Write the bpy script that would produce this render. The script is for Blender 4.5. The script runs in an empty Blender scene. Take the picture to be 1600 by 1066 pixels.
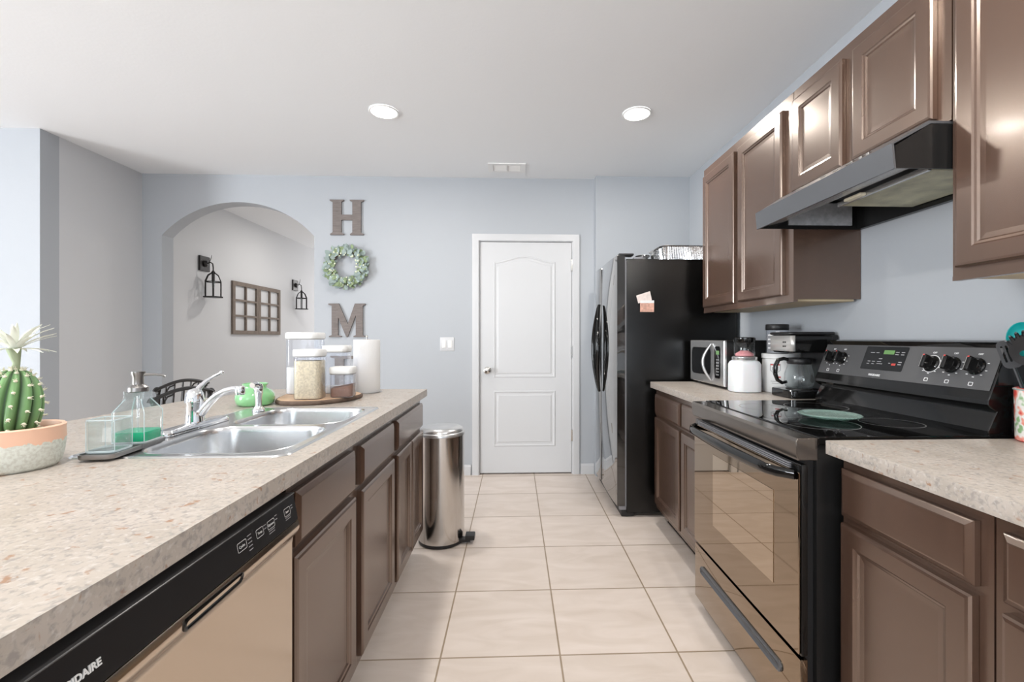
import bpy, bmesh, math, random
from mathutils import Vector, Matrix
PI = math.pi
R = math.radians
scene = bpy.context.scene
COL = scene.collection

# ------------------------------------------------------------------ camera, world, light, exposure
cd = bpy.data.cameras.new('camera')
cam = bpy.data.objects.new('camera', cd)
COL.objects.link(cam)
YAW = math.atan(27 / 715)
cd.sensor_fit = 'HORIZONTAL'; cd.sensor_width = 36.0
cd.lens = 36.0 * 715 / 1600
cd.shift_x = -31 / 1600
cd.shift_y = -5 / 1600
cd.clip_start = 0.02
cam.location = (0, 0, 1.2)
cam.rotation_euler = (PI / 2, 0, -YAW)
scene.camera = cam

w = bpy.data.worlds.new('sky'); scene.world = w; w.use_nodes = True
bg = w.node_tree.nodes['Background']
bg.inputs[0].default_value = (0.75, 0.86, 1.0, 1); bg.inputs[1].default_value = 1.2
scene.view_settings.view_transform = 'Standard'
scene.view_settings.look = 'None'
scene.view_settings.gamma = 1.0
scene.view_settings.exposure = 0.45
scene.view_settings.use_curve_mapping = False


def area(name, loc, direction, sx, sy, power, color=(1, 1, 1)):
    l = bpy.data.lights.new(name, 'AREA'); l.shape = 'RECTANGLE'
    l.size = sx; l.size_y = sy; l.energy = power; l.color = color
    o = bpy.data.objects.new(name, l); COL.objects.link(o)
    o.location = loc
    o.rotation_euler = Vector(direction).to_track_quat('-Z', 'Z').to_euler()
    return o


# added daylight through assumed, unseen openings behind the camera and on the left
area('assumed_daylight_rear', (-1.6, -4.9, 1.25), (0.1, 1, 0.45), 4.0, 2.2, 75, (0.93, 0.965, 1.0))
area('assumed_daylight_left', (-6.85, -1.6, 1.4), (1, 0.10, 0.14), 3.4, 2.0, 430, (0.93, 0.965, 1.0))
area('hall_fill', (-1.9, 8.8, 1.6), (0, -1, 0), 1.4, 1.6, 28, (1.0, 0.98, 0.97))  # added fill to brighten the hall; the end wall has no window


# ------------------------------------------------------------------ materials
MATS = {}


def lin(c):
    return tuple(((x / 255) / 12.92 if x / 255 <= 0.04045 else ((x / 255 + 0.055) / 1.055) ** 2.4) for x in c)


def mat(name, rgb=(0.8, 0.8, 0.8), rough=0.5, metal=0.0, spec=0.5, coat=0.0, trans=0.0, ior=1.45, emit=None, es=0.0, bump=0.0,
        bscale=200.0, var=0.0, vscale=5.0, vstretch=(1, 1, 1), coat_rough=0.05, sss=0.0, alpha=1.0):
    m = bpy.data.materials.new(name); m.use_nodes = True
    nt = m.node_tree; N = nt.nodes; L = nt.links
    b = N['Principled BSDF']
    b.inputs['Base Color'].default_value = (*rgb, 1)
    b.inputs['Roughness'].default_value = rough
    b.inputs['Metallic'].default_value = metal
    b.inputs['IOR'].default_value = ior
    b.inputs['Specular IOR Level'].default_value = spec
    b.inputs['Coat Weight'].default_value = coat
    b.inputs['Coat Roughness'].default_value = coat_rough
    b.inputs['Transmission Weight'].default_value = trans
    b.inputs['Subsurface Weight'].default_value = sss
    b.inputs['Alpha'].default_value = alpha
    if emit:
        b.inputs['Emission Color'].default_value = (*emit, 1); b.inputs['Emission Strength'].default_value = es
    if var or bump:
        tc = N.new('ShaderNodeTexCoord'); mp = N.new('ShaderNodeMapping'); L.new(tc.outputs['Object'], mp.inputs[0])
        mp.inputs['Scale'].default_value = vstretch
    if var:
        n = N.new('ShaderNodeTexNoise'); n.inputs['Scale'].default_value = vscale; n.inputs['Detail'].default_value = 6
        L.new(mp.outputs[0], n.inputs[0])
        mx = N.new('ShaderNodeMix'); mx.data_type = 'RGBA'
        mx.inputs[6].default_value = (*[c * (1 - var) for c in rgb], 1)
        mx.inputs[7].default_value = (*[min(1, c * (1 + var)) for c in rgb], 1)
        L.new(n.outputs[0], mx.inputs[0]); L.new(mx.outputs[2], b.inputs['Base Color'])
    if bump:
        n = N.new('ShaderNodeTexNoise'); n.inputs['Scale'].default_value = bscale; n.inputs['Detail'].default_value = 3
        L.new(mp.outputs[0], n.inputs[0])
        bp = N.new('ShaderNodeBump'); bp.inputs['Strength'].default_value = bump; bp.inputs['Distance'].default_value = 0.002
        L.new(n.outputs[0], bp.inputs['Height']); L.new(bp.outputs[0], b.inputs['Normal'])
    MATS[name] = m
    return m


def thin_glass(name, tint=(0.97, 0.985, 0.985), refl=1.0, ior=1.5, milky=0.0, milk=(0.8, 0.85, 0.9)):
    m = bpy.data.materials.new(name); m.use_nodes = True
    nt = m.node_tree; N = nt.nodes; L = nt.links; N.clear()
    out = N.new('ShaderNodeOutputMaterial')
    t = N.new('ShaderNodeBsdfTransparent'); t.inputs[0].default_value = (*tint, 1)
    g = N.new('ShaderNodeBsdfGlossy'); g.inputs['Roughness'].default_value = 0.02
    lw = N.new('ShaderNodeLayerWeight'); lw.inputs[0].default_value = 0.5
    pw = N.new('ShaderNodeMath'); pw.operation = 'POWER'; pw.inputs[1].default_value = 4.0
    mu = N.new('ShaderNodeMath'); mu.operation = 'MULTIPLY_ADD'; r0 = ((ior - 1) / (ior + 1)) ** 2
    mu.inputs[1].default_value = min(0.95, (1 - r0) * refl); mu.inputs[2].default_value = r0; mu.use_clamp = True
    mx = N.new('ShaderNodeMixShader')
    L.new(lw.outputs['Facing'], pw.inputs[0]); L.new(pw.outputs[0], mu.inputs[0]); L.new(mu.outputs[0], mx.inputs[0])
    L.new(t.outputs[0], mx.inputs[1]); L.new(g.outputs[0], mx.inputs[2])
    last = mx
    if milky:
        d = N.new('ShaderNodeBsdfDiffuse'); d.inputs[0].default_value = (*milk, 1)
        m2 = N.new('ShaderNodeMixShader'); m2.inputs[0].default_value = milky
        L.new(mx.outputs[0], m2.inputs[1]); L.new(d.outputs[0], m2.inputs[2]); last = m2
    L.new(last.outputs[0], out.inputs[0])
    MATS[name] = m
    return m


mat('wall_paint', lin((174, 178, 183)), 0.7, spec=0.3, bump=0.15, bscale=90)
mat('wall_paint_lightened', lin((206, 207, 209)), 0.7, spec=0.3)  # wall paint lightened to make up for walls lit by bounce alone
mat('ceiling_paint', lin((232, 234, 236)), 0.85, spec=0.1, bump=0.25, bscale=60)
mat('white_trim', lin((200, 201, 203)), 0.38)
mat('wood', (0.070, 0.038, 0.026), 0.27, coat=0.2, coat_rough=0.12, var=0.28, vscale=9, vstretch=(3, 3, 0.35))
mat('wood_inner', (0.62, 0.5, 0.33), 0.6, var=0.1, vscale=8)
mat('wood_dark', (0.018, 0.012, 0.010), 0.55)
mat('black_gloss', (0.006, 0.006, 0.006), 0.06, spec=0.6)
mat('black_satin', (0.012, 0.012, 0.012), 0.25)
mat('black_plastic', (0.015, 0.015, 0.016), 0.4)
mat('black_fridge', (0.004, 0.0038, 0.0036), 0.14, bump=0.25, bscale=420)
mat('fridge_door', (0.012, 0.012, 0.012), 0.05, spec=1.0, coat=1.0, coat_rough=0.02)
mat('black_glass', (0.004, 0.004, 0.004), 0.015, spec=0.6)
mat('oven_glass', (0.33, 0.255, 0.185), 0.04, metal=1)  # black glass; the floor's tan reflection is put into the metal colour
mat('oven_window', (0.52, 0.42, 0.32), 0.02, metal=1)  # lighter colour carries the brighter reflection in the window area
mat('panel_grey', (0.085, 0.085, 0.088), 0.25)
mat('panel_black', (0.012, 0.012, 0.013), 0.3)
mat('steel', (0.56, 0.56, 0.56), 0.3, metal=1, var=0.06, vscale=30, vstretch=(1, 1, 12))
mat('steel_satin', (0.66, 0.66, 0.66), 0.26, metal=0.8)
mat('sink_steel', (0.66, 0.67, 0.68), 0.24, metal=1, var=0.05, vscale=20, vstretch=(8, 1, 1))
mat('steel_dishwasher', (0.60, 0.51, 0.42), 0.17, metal=1)  # warm tint puts the floor's reflection into the steel colour
mat('steel_can', (0.6, 0.58, 0.56), 0.16, metal=1)
mat('chrome', (0.85, 0.86, 0.88), 0.05, metal=1)
mat('nickel', (0.3, 0.29, 0.285), 0.3, metal=1)
mat('knob_nickel', (0.6, 0.59, 0.57), 0.15, metal=1)
mat('iron', (0.012, 0.010, 0.009), 0.4)
mat('white_plastic', (0.8, 0.8, 0.79), 0.35)
mat('white_print', (0.75, 0.75, 0.75), 0.5)
mat('grey_print', (0.35, 0.35, 0.36), 0.5)
mat('red_print', (0.55, 0.06, 0.05), 0.5)
mat('gasket_grey', (0.25, 0.25, 0.27), 0.4)
mat('green_display', (0.02, 0.05, 0.02), 0.3, emit=(0.3, 0.6, 0.2), es=0.35)
mat('lamp_lens', (1, 1, 1), 0.5, emit=(1.0, 0.98, 0.95), es=9.0)
mat('milky', (0.82, 0.83, 0.86), 0.3, sss=0.2)
mat('paper', (0.83, 0.83, 0.83), 0.9, bump=0.6, bscale=150)
mat('cardboard', (0.45, 0.33, 0.22), 0.9)
mat('oats', (0.72, 0.60, 0.42), 0.9, var=0.45, vscale=140, bump=1.0, bscale=160)
mat('flour', (0.80, 0.79, 0.77), 0.95)
mat('brown_sugar', (0.23, 0.11, 0.07), 0.9, var=0.3, vscale=90)
mat('slab_top', (0.62, 0.42, 0.27), 0.5, var=0.25, vscale=6, vstretch=(1, 6, 1))
mat('bark', (0.15, 0.105, 0.08), 0.85, var=0.55, vscale=45, bump=1, bscale=70)
mat('green_jar', (0.42, 0.85, 0.45), 0.08, trans=0.5, coat=1.0, sss=0.0)
mat('soap', (0.0, 0.55, 0.27), 0.15, spec=0.5, coat=0.5)
mat('petal', (0.86, 0.88, 0.80), 0.6)
mat('cactus_stem', (0.36, 0.42, 0.27), 0.7, bump=1, bscale=90)
mat('areole', (0.78, 0.75, 0.6), 0.9)
mat('soil', (0.12, 0.08, 0.05), 0.95)
mat('leaf_blue', (0.30, 0.37, 0.35), 0.7, var=0.35, vscale=14)
mat('leaf_green', (0.24, 0.31, 0.17), 0.7, var=0.35, vscale=14)
mat('bud', (0.72, 0.76, 0.58), 0.7)
mat('twig', (0.16, 0.1, 0.06), 0.8)
mat('weathered', (0.18, 0.155, 0.145), 0.75, var=0.45, vscale=14, vstretch=(1, 1, 7))
mat('weathered_brown', (0.17, 0.135, 0.11), 0.75, var=0.35, vscale=12)
mat('teal', (0.0, 0.30, 0.30), 0.35)
mat('utensil_black', (0.02, 0.02, 0.022), 0.3)
mat('foil', (0.8, 0.8, 0.8), 0.22, metal=1, bump=1, bscale=60)
mat('foil_tape', (0.42, 0.43, 0.45), 0.4, metal=0.2, var=0.5, vscale=45)
mat('filter_mesh', (0.50, 0.48, 0.34), 0.4, metal=0.3, var=0.75, vscale=14, bump=1, bscale=300)
mat('lens_cream', (0.8, 0.75, 0.6), 0.4)
mat('hood_front', (0.14, 0.145, 0.155), 0.3, metal=0.5)
mat('range_rail', (0.16, 0.14, 0.125), 0.18, metal=0.8)
mat('photo_pink', (0.62, 0.36, 0.28), 0.5, var=0.6, vscale=60)
mat('photo_white', (0.75, 0.66, 0.62), 0.5, var=0.3, vscale=40)
mat('pink_packet', (0.7, 0.3, 0.32), 0.6, var=0.4, vscale=60)
mat('coffee_silver', (0.6, 0.59, 0.57), 0.28, metal=0.5)
mat('ring_line', (0.28, 0.28, 0.28), 0.3)
mat('outlet_grey', (0.3, 0.3, 0.3), 0.4)
thin_glass('glass')
thin_glass('glass_edge', (0.95, 0.975, 0.975), 1.0, 1.55, milky=0.03, milk=(0.8, 0.88, 0.92))
thin_glass('edge_glint', (0.85, 0.93, 0.95), 1.0, 1.6, milky=0.4, milk=(0.85, 0.92, 0.95))  # milky white paints the bright glints along glass edges
thin_glass('clear_plastic', (0.95, 0.96, 0.99), 1.0, 1.45, milky=0.06)
thin_glass('teal_glass', (0.60, 0.76, 0.71), 1.0, 1.6, milky=0.28, milk=(0.42, 0.56, 0.52))


def floor_mat():
    m = bpy.data.materials.new('floor_tile'); m.use_nodes = True
    nt = m.node_tree; N = nt.nodes; L = nt.links; b = N['Principled BSDF']
    tc = N.new('ShaderNodeTexCoord'); mp = N.new('ShaderNodeMapping')
    mp.inputs['Location'].default_value = (-0.172, -2.174, 0)
    L.new(tc.outputs['Object'], mp.inputs[0])
    br = N.new('ShaderNodeTexBrick'); br.offset = 0.0; br.squash = 1.0
    br.inputs['Scale'].default_value = 1.0
    br.inputs['Brick Width'].default_value = 0.4497; br.inputs['Row Height'].default_value = 0.4497
    br.inputs['Mortar Size'].default_value = 0.0036; br.inputs['Mortar Smooth'].default_value = 0.15
    br.inputs['Color1'].default_value = (0.76, 0.675, 0.62, 1); br.inputs['Color2'].default_value = (0.72, 0.64, 0.585, 1)
    br.inputs['Mortar'].default_value = (0.36, 0.28, 0.20, 1)
    L.new(mp.outputs[0], br.inputs[0])
    n = N.new('ShaderNodeTexNoise'); n.inputs['Scale'].default_value = 3.2; n.inputs['Detail'].default_value = 7
    n.inputs['Distortion'].default_value = 1.2
    mp2 = N.new('ShaderNodeMapping'); mp2.inputs['Rotation'].default_value = (0, 0, 0.6); mp2.inputs['Scale'].default_value = (1, 3, 1)
    L.new(tc.outputs['Object'], mp2.inputs[0]); L.new(mp2.outputs[0], n.inputs[0])
    cr = N.new('ShaderNodeValToRGB'); cr.color_ramp.elements[0].position = 0.3; cr.color_ramp.elements[0].color = (0.86, 0.84, 0.81, 1)
    cr.color_ramp.elements[1].position = 0.7; cr.color_ramp.elements[1].color = (1, 1, 1, 1)
    L.new(n.outputs[0], cr.inputs[0])
    mx = N.new('ShaderNodeMix'); mx.data_type = 'RGBA'; mx.blend_type = 'MULTIPLY'; mx.inputs[0].default_value = 1
    L.new(br.outputs[0], mx.inputs[6]); L.new(cr.outputs[0], mx.inputs[7]); L.new(mx.outputs[2], b.inputs['Base Color'])
    b.inputs['Roughness'].default_value = 0.42
    bp = N.new('ShaderNodeBump'); bp.invert = True; bp.inputs['Distance'].default_value = 0.003; bp.inputs['Strength'].default_value = 0.6
    L.new(br.outputs['Fac'], bp.inputs['Height']); L.new(bp.outputs[0], b.inputs['Normal'])
    MATS['floor_tile'] = m


def counter_mat():
    m = bpy.data.materials.new('laminate'); m.use_nodes = True
    nt = m.node_tree; N = nt.nodes; L = nt.links; b = N['Principled BSDF']
    tc = N.new('ShaderNodeTexCoord')
    src = tc.outputs['Object']

    def noise(scale, det, lo, hi, c0, c1, dist=0.0, off=0):
        mp = N.new('ShaderNodeMapping'); mp.inputs['Location'].default_value = (off, off, off); L.new(src, mp.inputs[0])
        n = N.new('ShaderNodeTexNoise'); n.inputs['Scale'].default_value = scale; n.inputs['Detail'].default_value = det
        n.inputs['Distortion'].default_value = dist
        L.new(mp.outputs[0], n.inputs[0])
        cr = N.new('ShaderNodeValToRGB'); e = cr.color_ramp.elements
        e[0].position = lo; e[0].color = (*c0, 1); e[1].position = hi; e[1].color = (*c1, 1)
        L.new(n.outputs[0], cr.inputs[0]); return cr.outputs[0]

    def mix(a, bb, f, mode='MIX', fac=None):
        mx = N.new('ShaderNodeMix'); mx.data_type = 'RGBA'; mx.blend_type = mode
        if fac is None: mx.inputs[0].default_value = f
        else: L.new(fac, mx.inputs[0])
        for s, v in ((6, a), (7, bb)):
            if isinstance(v, tuple): mx.inputs[s].default_value = (*v, 1)
            else: L.new(v, mx.inputs[s])
        return mx.outputs[2]
    base = noise(14, 5, 0.3, 0.7, (0.40, 0.355, 0.31), (0.475, 0.425, 0.38))
    grey = noise(95, 5, 0.50, 0.66, (0, 0, 0), (0.75, 0.75, 0.75), 0.5, 3)
    c = mix(base, (0.27, 0.25, 0.235), 0.5, fac=grey)
    light = noise(120, 3, 0.55, 0.70, (0, 0, 0), (0.7, 0.7, 0.7), 0.3, 9)
    c = mix(c, (0.54, 0.51, 0.48), 0.5, fac=light)
    dark = noise(42, 8, 0.63, 0.70, (0, 0, 0), (0.85, 0.85, 0.85), 0.4, 17)
    c = mix(c, (0.30, 0.16, 0.085), 0.5, fac=dark)
    L.new(c, b.inputs['Base Color'])
    b.inputs['Roughness'].default_value = 0.38
    MATS['laminate'] = m


def pot_mat():
    m = bpy.data.materials.new('pot_glaze'); m.use_nodes = True
    nt = m.node_tree; N = nt.nodes; L = nt.links; b = N['Principled BSDF']
    tc = N.new('ShaderNodeTexCoord'); sp = N.new('ShaderNodeSeparateXYZ'); L.new(tc.outputs['Object'], sp.inputs[0])
    n = N.new('ShaderNodeTexNoise'); n.inputs['Scale'].default_value = 55; n.inputs['Detail'].default_value = 4
    L.new(tc.outputs['Object'], n.inputs[0])
    ma = N.new('ShaderNodeMath'); ma.operation = 'MULTIPLY_ADD'; ma.inputs[1].default_value = 0.03; ma.inputs[2].default_value = 0.044
    L.new(n.outputs[0], ma.inputs[0])
    lt = N.new('ShaderNodeMath'); lt.operation = 'LESS_THAN'; L.new(sp.outputs[2], lt.inputs[0]); L.new(ma.outputs[0], lt.inputs[1])
    n2 = N.new('ShaderNodeTexNoise'); n2.inputs['Scale'].default_value = 160; L.new(tc.outputs['Object'], n2.inputs[0])
    cr = N.new('ShaderNodeValToRGB'); e = cr.color_ramp.elements
    e[0].position = 0.35; e[0].color = (0.56, 0.56, 0.50, 1); e[1].position = 0.6; e[1].color = (0.68, 0.70, 0.64, 1)
    L.new(n2.outputs[0], cr.inputs[0])
    mx = N.new('ShaderNodeMix'); mx.data_type = 'RGBA'; L.new(lt.outputs[0], mx.inputs[0])
    mx.inputs[6].default_value = (0.80, 0.50, 0.36, 1); L.new(cr.outputs[0], mx.inputs[7]); L.new(mx.outputs[2], b.inputs['Base Color'])
    b.inputs['Roughness'].default_value = 0.5
    bp = N.new('ShaderNodeBump'); bp.inputs['Distance'].default_value = 0.001; bp.inputs['Strength'].default_value = 0.6
    mul = N.new('ShaderNodeMath'); mul.operation = 'MULTIPLY'; L.new(n2.outputs[0], mul.inputs[0]); L.new(lt.outputs[0], mul.inputs[1])
    L.new(mul.outputs[0], bp.inputs['Height']); L.new(bp.outputs[0], b.inputs['Normal'])
    MATS['pot_glaze'] = m


def cactus_mat():
    m = bpy.data.materials.new('cactus_skin'); m.use_nodes = True
    nt = m.node_tree; N = nt.nodes; L = nt.links; b = N['Principled BSDF']
    at = N.new('ShaderNodeAttribute'); at.attribute_name = 'rib'
    cr = N.new('ShaderNodeValToRGB'); e = cr.color_ramp.elements
    e[0].position = 0.1; e[0].color = (0.02, 0.06, 0.015, 1); e[1].position = 0.95; e[1].color = (0.17, 0.33, 0.13, 1)  # groove shade painted in: dark between ribs, lighter on the crests
    L.new(at.outputs['Fac'], cr.inputs[0]); L.new(cr.outputs[0], b.inputs['Base Color'])
    b.inputs['Roughness'].default_value = 0.4
    MATS['cactus_skin'] = m


def crock_mat():
    m = bpy.data.materials.new('floral_ceramic'); m.use_nodes = True
    nt = m.node_tree; N = nt.nodes; L = nt.links; b = N['Principled BSDF']
    tc = N.new('ShaderNodeTexCoord')
    v = N.new('ShaderNodeTexNoise'); v.inputs['Scale'].default_value = 24; v.inputs['Detail'].default_value = 2
    L.new(tc.outputs['Object'], v.inputs[0])
    cr = N.new('ShaderNodeValToRGB'); cr.color_ramp.interpolation = 'LINEAR'; e = cr.color_ramp.elements
    e[0].position = 0.0; e[0].color = (0.25, 0.45, 0.2, 1); e[1].position = 1.0; e[1].color = (0.6, 0.05, 0.04, 1)
    for p, c in ((0.38, (0.30, 0.5, 0.25, 1)), (0.42, (0.85, 0.83, 0.78, 1)), (0.47, (0.86, 0.84, 0.80, 1)), (0.51, (0.85, 0.40, 0.32, 1)), (0.58, (0.75, 0.10, 0.08, 1))):
        q = e.new(p); q.color = c
    L.new(v.outputs[0], cr.inputs[0]); L.new(cr.outputs[0], b.inputs['Base Color'])
    b.inputs['Roughness'].default_value = 0.15
    MATS['floral_ceramic'] = m


wb = MATS['wood'].node_tree.nodes['Principled BSDF'].inputs
wb['IOR'].default_value = 2.15; wb['Specular Tint'].default_value = (1.0, 0.85, 0.74, 1)
floor_mat(); counter_mat(); pot_mat(); cactus_mat(); crock_mat()


# ------------------------------------------------------------------ mesh helpers
def wmat(o):
    M = Matrix.Identity(4)
    while o is not None:
        M = o.matrix_basis @ M
        o = o.parent
    return M


def offset_poly(pts, d):
    n = len(pts); out = []
    A = sum(pts[i][0] * pts[(i + 1) % n][1] - pts[(i + 1) % n][0] * pts[i][1] for i in range(n))
    s = 1 if A > 0 else -1
    for i in range(n):
        p0 = Vector(pts[i - 1][:2]); p1 = Vector(pts[i][:2]); p2 = Vector(pts[(i + 1) % n][:2])
        a = (p1 - p0); b = (p2 - p1)
        if a.length < 1e-9 or b.length < 1e-9:
            out.append(tuple(p1)); continue
        a.normalize(); b.normalize()
        na = Vector((-a.y, a.x)) * s; nb = Vector((-b.y, b.x)) * s
        k = 1 + na.dot(nb)
        m = (na + nb) / max(k, 0.3)
        out.append(tuple(p1 + m * d))
    return out


def rrect(cx, cy, w_, h_, r, n=5):
    pts = []
    for (sx, sy, a0) in ((1, 1, 0), (-1, 1, 90), (-1, -1, 180), (1, -1, 270)):
        for k in range(n + 1):
            a = R(a0 + 90 * k / n)
            pts.append((cx + sx * (w_ / 2 - r) + r * math.cos(a), cy + sy * (h_ / 2 - r) + r * math.sin(a)))
    return pts


def rect(u0, u1, v0, v1):
    return [(u0, v0), (u1, v0), (u1, v1), (u0, v1)]


def circ(cx, cy, r, n=32, ry=None):
    ry = ry or r
    return [(cx + r * math.cos(2 * PI * k / n), cy + ry * math.sin(2 * PI * k / n)) for k in range(n)]


ID = lambda u, v, w_: (u, v, w_)


class MB:
    def __init__(s): s.bm = bmesh.new()

    def v(s, p): return s.bm.verts.new(p)

    def box(s, x0, x1, y0, y1, z0, z1, bev=0.0, seg=2):
        b = bmesh.new()
        vs = [b.verts.new((x, y, z)) for x in (x0, x1) for y in (y0, y1) for z in (z0, z1)]
        for f in ((0, 1, 3, 2), (4, 6, 7, 5), (0, 4, 5, 1), (2, 3, 7, 6), (0, 2, 6, 4), (1, 5, 7, 3)):
            b.faces.new([vs[i] for i in f])
        bmesh.ops.recalc_face_normals(b, faces=b.faces)
        if bev:
            bmesh.ops.bevel(b, geom=list(b.edges), offset=bev, segments=seg, affect='EDGES', profile=0.7)
        s._merge(b); return s

    def _merge(s, b, M=None):
        mp = {}
        for v in b.verts: mp[v] = s.bm.verts.new(M @ v.co if M else v.co)
        for f in b.faces:
            try: s.bm.faces.new([mp[v] for v in f.verts])
            except ValueError: pass
        b.free()

    def rings(s, outline, prof, mp=ID, cap0=True, cap1=True):
        """outline of 2D points, profile [(inset, height)...]"""
        prev = None; first = None
        for (ins, h) in prof:
            pts = offset_poly(outline, ins) if ins else outline
            ring = [s.v(mp(p[0], p[1], h)) for p in pts]
            if prev:
                n = len(ring)
                for i in range(n):
                    j = (i + 1) % n
                    s.bm.faces.new((prev[i], prev[j], ring[j], ring[i]))
            else: first = ring
            prev = ring
        if cap0: s.bm.faces.new(list(reversed(first)))
        if cap1: s.bm.faces.new(prev)
        return s

    def prism(s, poly, h0, h1, mp=ID, ch=0.0):
        if ch: return s.rings(poly, [(ch, h0), (0, h0 + ch), (0, h1 - ch), (ch, h1)], mp)
        return s.rings(poly, [(0, h0), (0, h1)], mp)

    def plate(s, outer, holes, h0, h1, mp=ID):
        """flat plate with holes, both faces and side walls"""
        for h in (h0, h1):
            b = bmesh.new(); eds = []
            for lp in [outer] + holes:
                vs = [b.verts.new((p[0], p[1], 0)) for p in lp]
                for i in range(len(vs)): eds.append(b.edges.new((vs[i], vs[(i + 1) % len(vs)])))
            bmesh.ops.triangle_fill(b, use_beauty=True, use_dissolve=False, edges=eds)
            for v in b.verts: v.co = Vector(mp(v.co.x, v.co.y, h))
            s._merge(b)
        for lp in [outer] + holes:
            a = [s.v(mp(p[0], p[1], h0)) for p in lp]; c = [s.v(mp(p[0], p[1], h1)) for p in lp]
            for i in range(len(lp)):
                j = (i + 1) % len(lp); s.bm.faces.new((a[i], a[j], c[j], c[i]))
        return s

    def lathe(s, prof, c=(0, 0, 0), n=32, mp=ID, caps=True, sx=1, sy=1):
        rings_ = []
        for r, z in prof:
            rings_.append([s.v(mp(c[0] + sx * r * math.cos(2 * PI * k / n), c[1] + sy * r * math.sin(2 * PI * k / n), c[2] + z)) for k in range(n)])
        for a, b in zip(rings_, rings_[1:]):
            for i in range(n):
                j = (i + 1) % n; s.bm.faces.new((a[i], a[j], b[j], b[i]))
        if caps:
            if prof[0][0] > 1e-6: s.bm.faces.new(list(reversed(rings_[0])))
            if prof[-1][0] > 1e-6: s.bm.faces.new(rings_[-1])
        return s

    def tube(s, pts, r, n=10, caps=True, sq=None):
        pts = [Vector(p) for p in pts]; m = len(pts)
        rs = r if isinstance(r, (list, tuple)) else [r] * m
        T = []
        for i in range(m):
            d = (pts[min(i + 1, m - 1)] - pts[max(i - 1, 0)]); T.append(d.normalized())
        up = Vector((0, 0, 1)) if abs(T[0].z) < 0.9 else Vector((1, 0, 0))
        nrm = (up - T[0] * up.dot(T[0])).normalized()
        rr_ = []
        for i in range(m):
            nrm = (nrm - T[i] * nrm.dot(T[i])).normalized()
            bi = T[i].cross(nrm)
            ring = []
            for k in range(n):
                a = 2 * PI * k / n
                f = sq or (1, 1)
                ring.append(s.v(pts[i] + nrm * math.cos(a) * rs[i] * f[0] + bi * math.sin(a) * rs[i] * f[1]))
            rr_.append(ring)
        for a, b in zip(rr_, rr_[1:]):
            for i in range(n):
                j = (i + 1) % n; s.bm.faces.new((a[i], a[j], b[j], b[i]))
        if caps:
            s.bm.faces.new(list(reversed(rr_[0]))); s.bm.faces.new(rr_[-1])
        return s

    def sphere(s, c, r, n=16, sc=(1, 1, 1)):
        b = bmesh.new(); bmesh.ops.create_uvsphere(b, u_segments=n, v_segments=max(6, n // 2), radius=r)
        s._merge(b, Matrix.Translation(c) @ Matrix.Diagonal((*sc, 1))); return s

    def build(s, name, m, parent=None, world=True, smooth=35, recalc=True):
        if recalc: bmesh.ops.recalc_face_normals(s.bm, faces=s.bm.faces)
        if world and parent is not None:
            s.bm.transform(wmat(parent).inverted())
        me = bpy.data.meshes.new(name); s.bm.to_mesh(me); s.bm.free()
        me.materials.append(MATS[m])
        if smooth:
            me.shade_smooth()
            me.set_sharp_from_angle(angle=R(smooth))
        o = bpy.data.objects.new(name, me); COL.objects.link(o)
        if parent is not None: o.parent = parent
        return o


def tag(o, label=None, cat=None, group=None, kind=None):
    if label: o['label'] = label
    if cat: o['category'] = cat
    if group: o['group'] = group
    if kind: o['kind'] = kind
    return o


def thing(name, label, cat, loc=(0, 0, 0), rz=0.0, group=None):
    o = bpy.data.objects.new(name, None); COL.objects.link(o)
    o.empty_display_size = 0.05
    o.location = loc; o.rotation_euler = (0, 0, rz)
    return tag(o, label, cat, group)


def copy_tree(o, parent=None):
    c = o.copy(); COL.objects.link(c); c.parent = parent
    for ch in list(o.children): copy_tree(ch, c)
    return c


def lettering(txt, size, org, xd, yd, m, parent, name='lettering', depth=0.0006, align='LEFT', stretch=1.0, bold=0.0):
    cu = bpy.data.curves.new('txt', 'FONT'); cu.body = txt; cu.size = size; cu.extrude = depth; cu.align_x = align
    cu.offset = bold
    o = bpy.data.objects.new('txt', cu); COL.objects.link(o)
    dg = bpy.context.evaluated_depsgraph_get(); dg.update()
    me = bpy.data.meshes.new_from_object(o.evaluated_get(dg))
    bpy.data.objects.remove(o)
    xd = Vector(xd).normalized(); yd = Vector(yd).normalized(); zd = xd.cross(yd)
    M = Matrix(((xd.x * stretch, yd.x, zd.x, org[0]), (xd.y * stretch, yd.y, zd.y, org[1]), (xd.z * stretch, yd.z, zd.z, org[2]), (0, 0, 0, 1)))
    if parent is not None: M = wmat(parent).inverted() @ M
    me.transform(M); me.materials.clear(); me.materials.append(MATS[m]); me.name = name
    ob = bpy.data.objects.new(name, me); COL.objects.link(ob); ob.parent = parent
    return ob


def struct(name, mb, m, parent=None, smooth=30):
    o = mb.build(name, m, parent, smooth=smooth)
    if parent is None: tag(o, kind='structure')
    return o


# ------------------------------------------------------------------ setting
CZ = 2.6
XR = 1.525      # right wall face
YB = 4.02       # back wall face
XL = -3.17      # left wall face
struct('floor', MB().box(-7.2, 1.75, -5.2, 9.2, -0.12, 0), 'floor_tile', smooth=0)
struct('ceiling', MB().box(-7.2, 1.75, -5.2, 9.2, CZ, CZ + 0.12), 'ceiling_paint', smooth=0)
struct('wall_right', MB().box(XR, XR + 0.12, -5.1, 4.2, 0, CZ), 'wall_paint', smooth=0)
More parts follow.
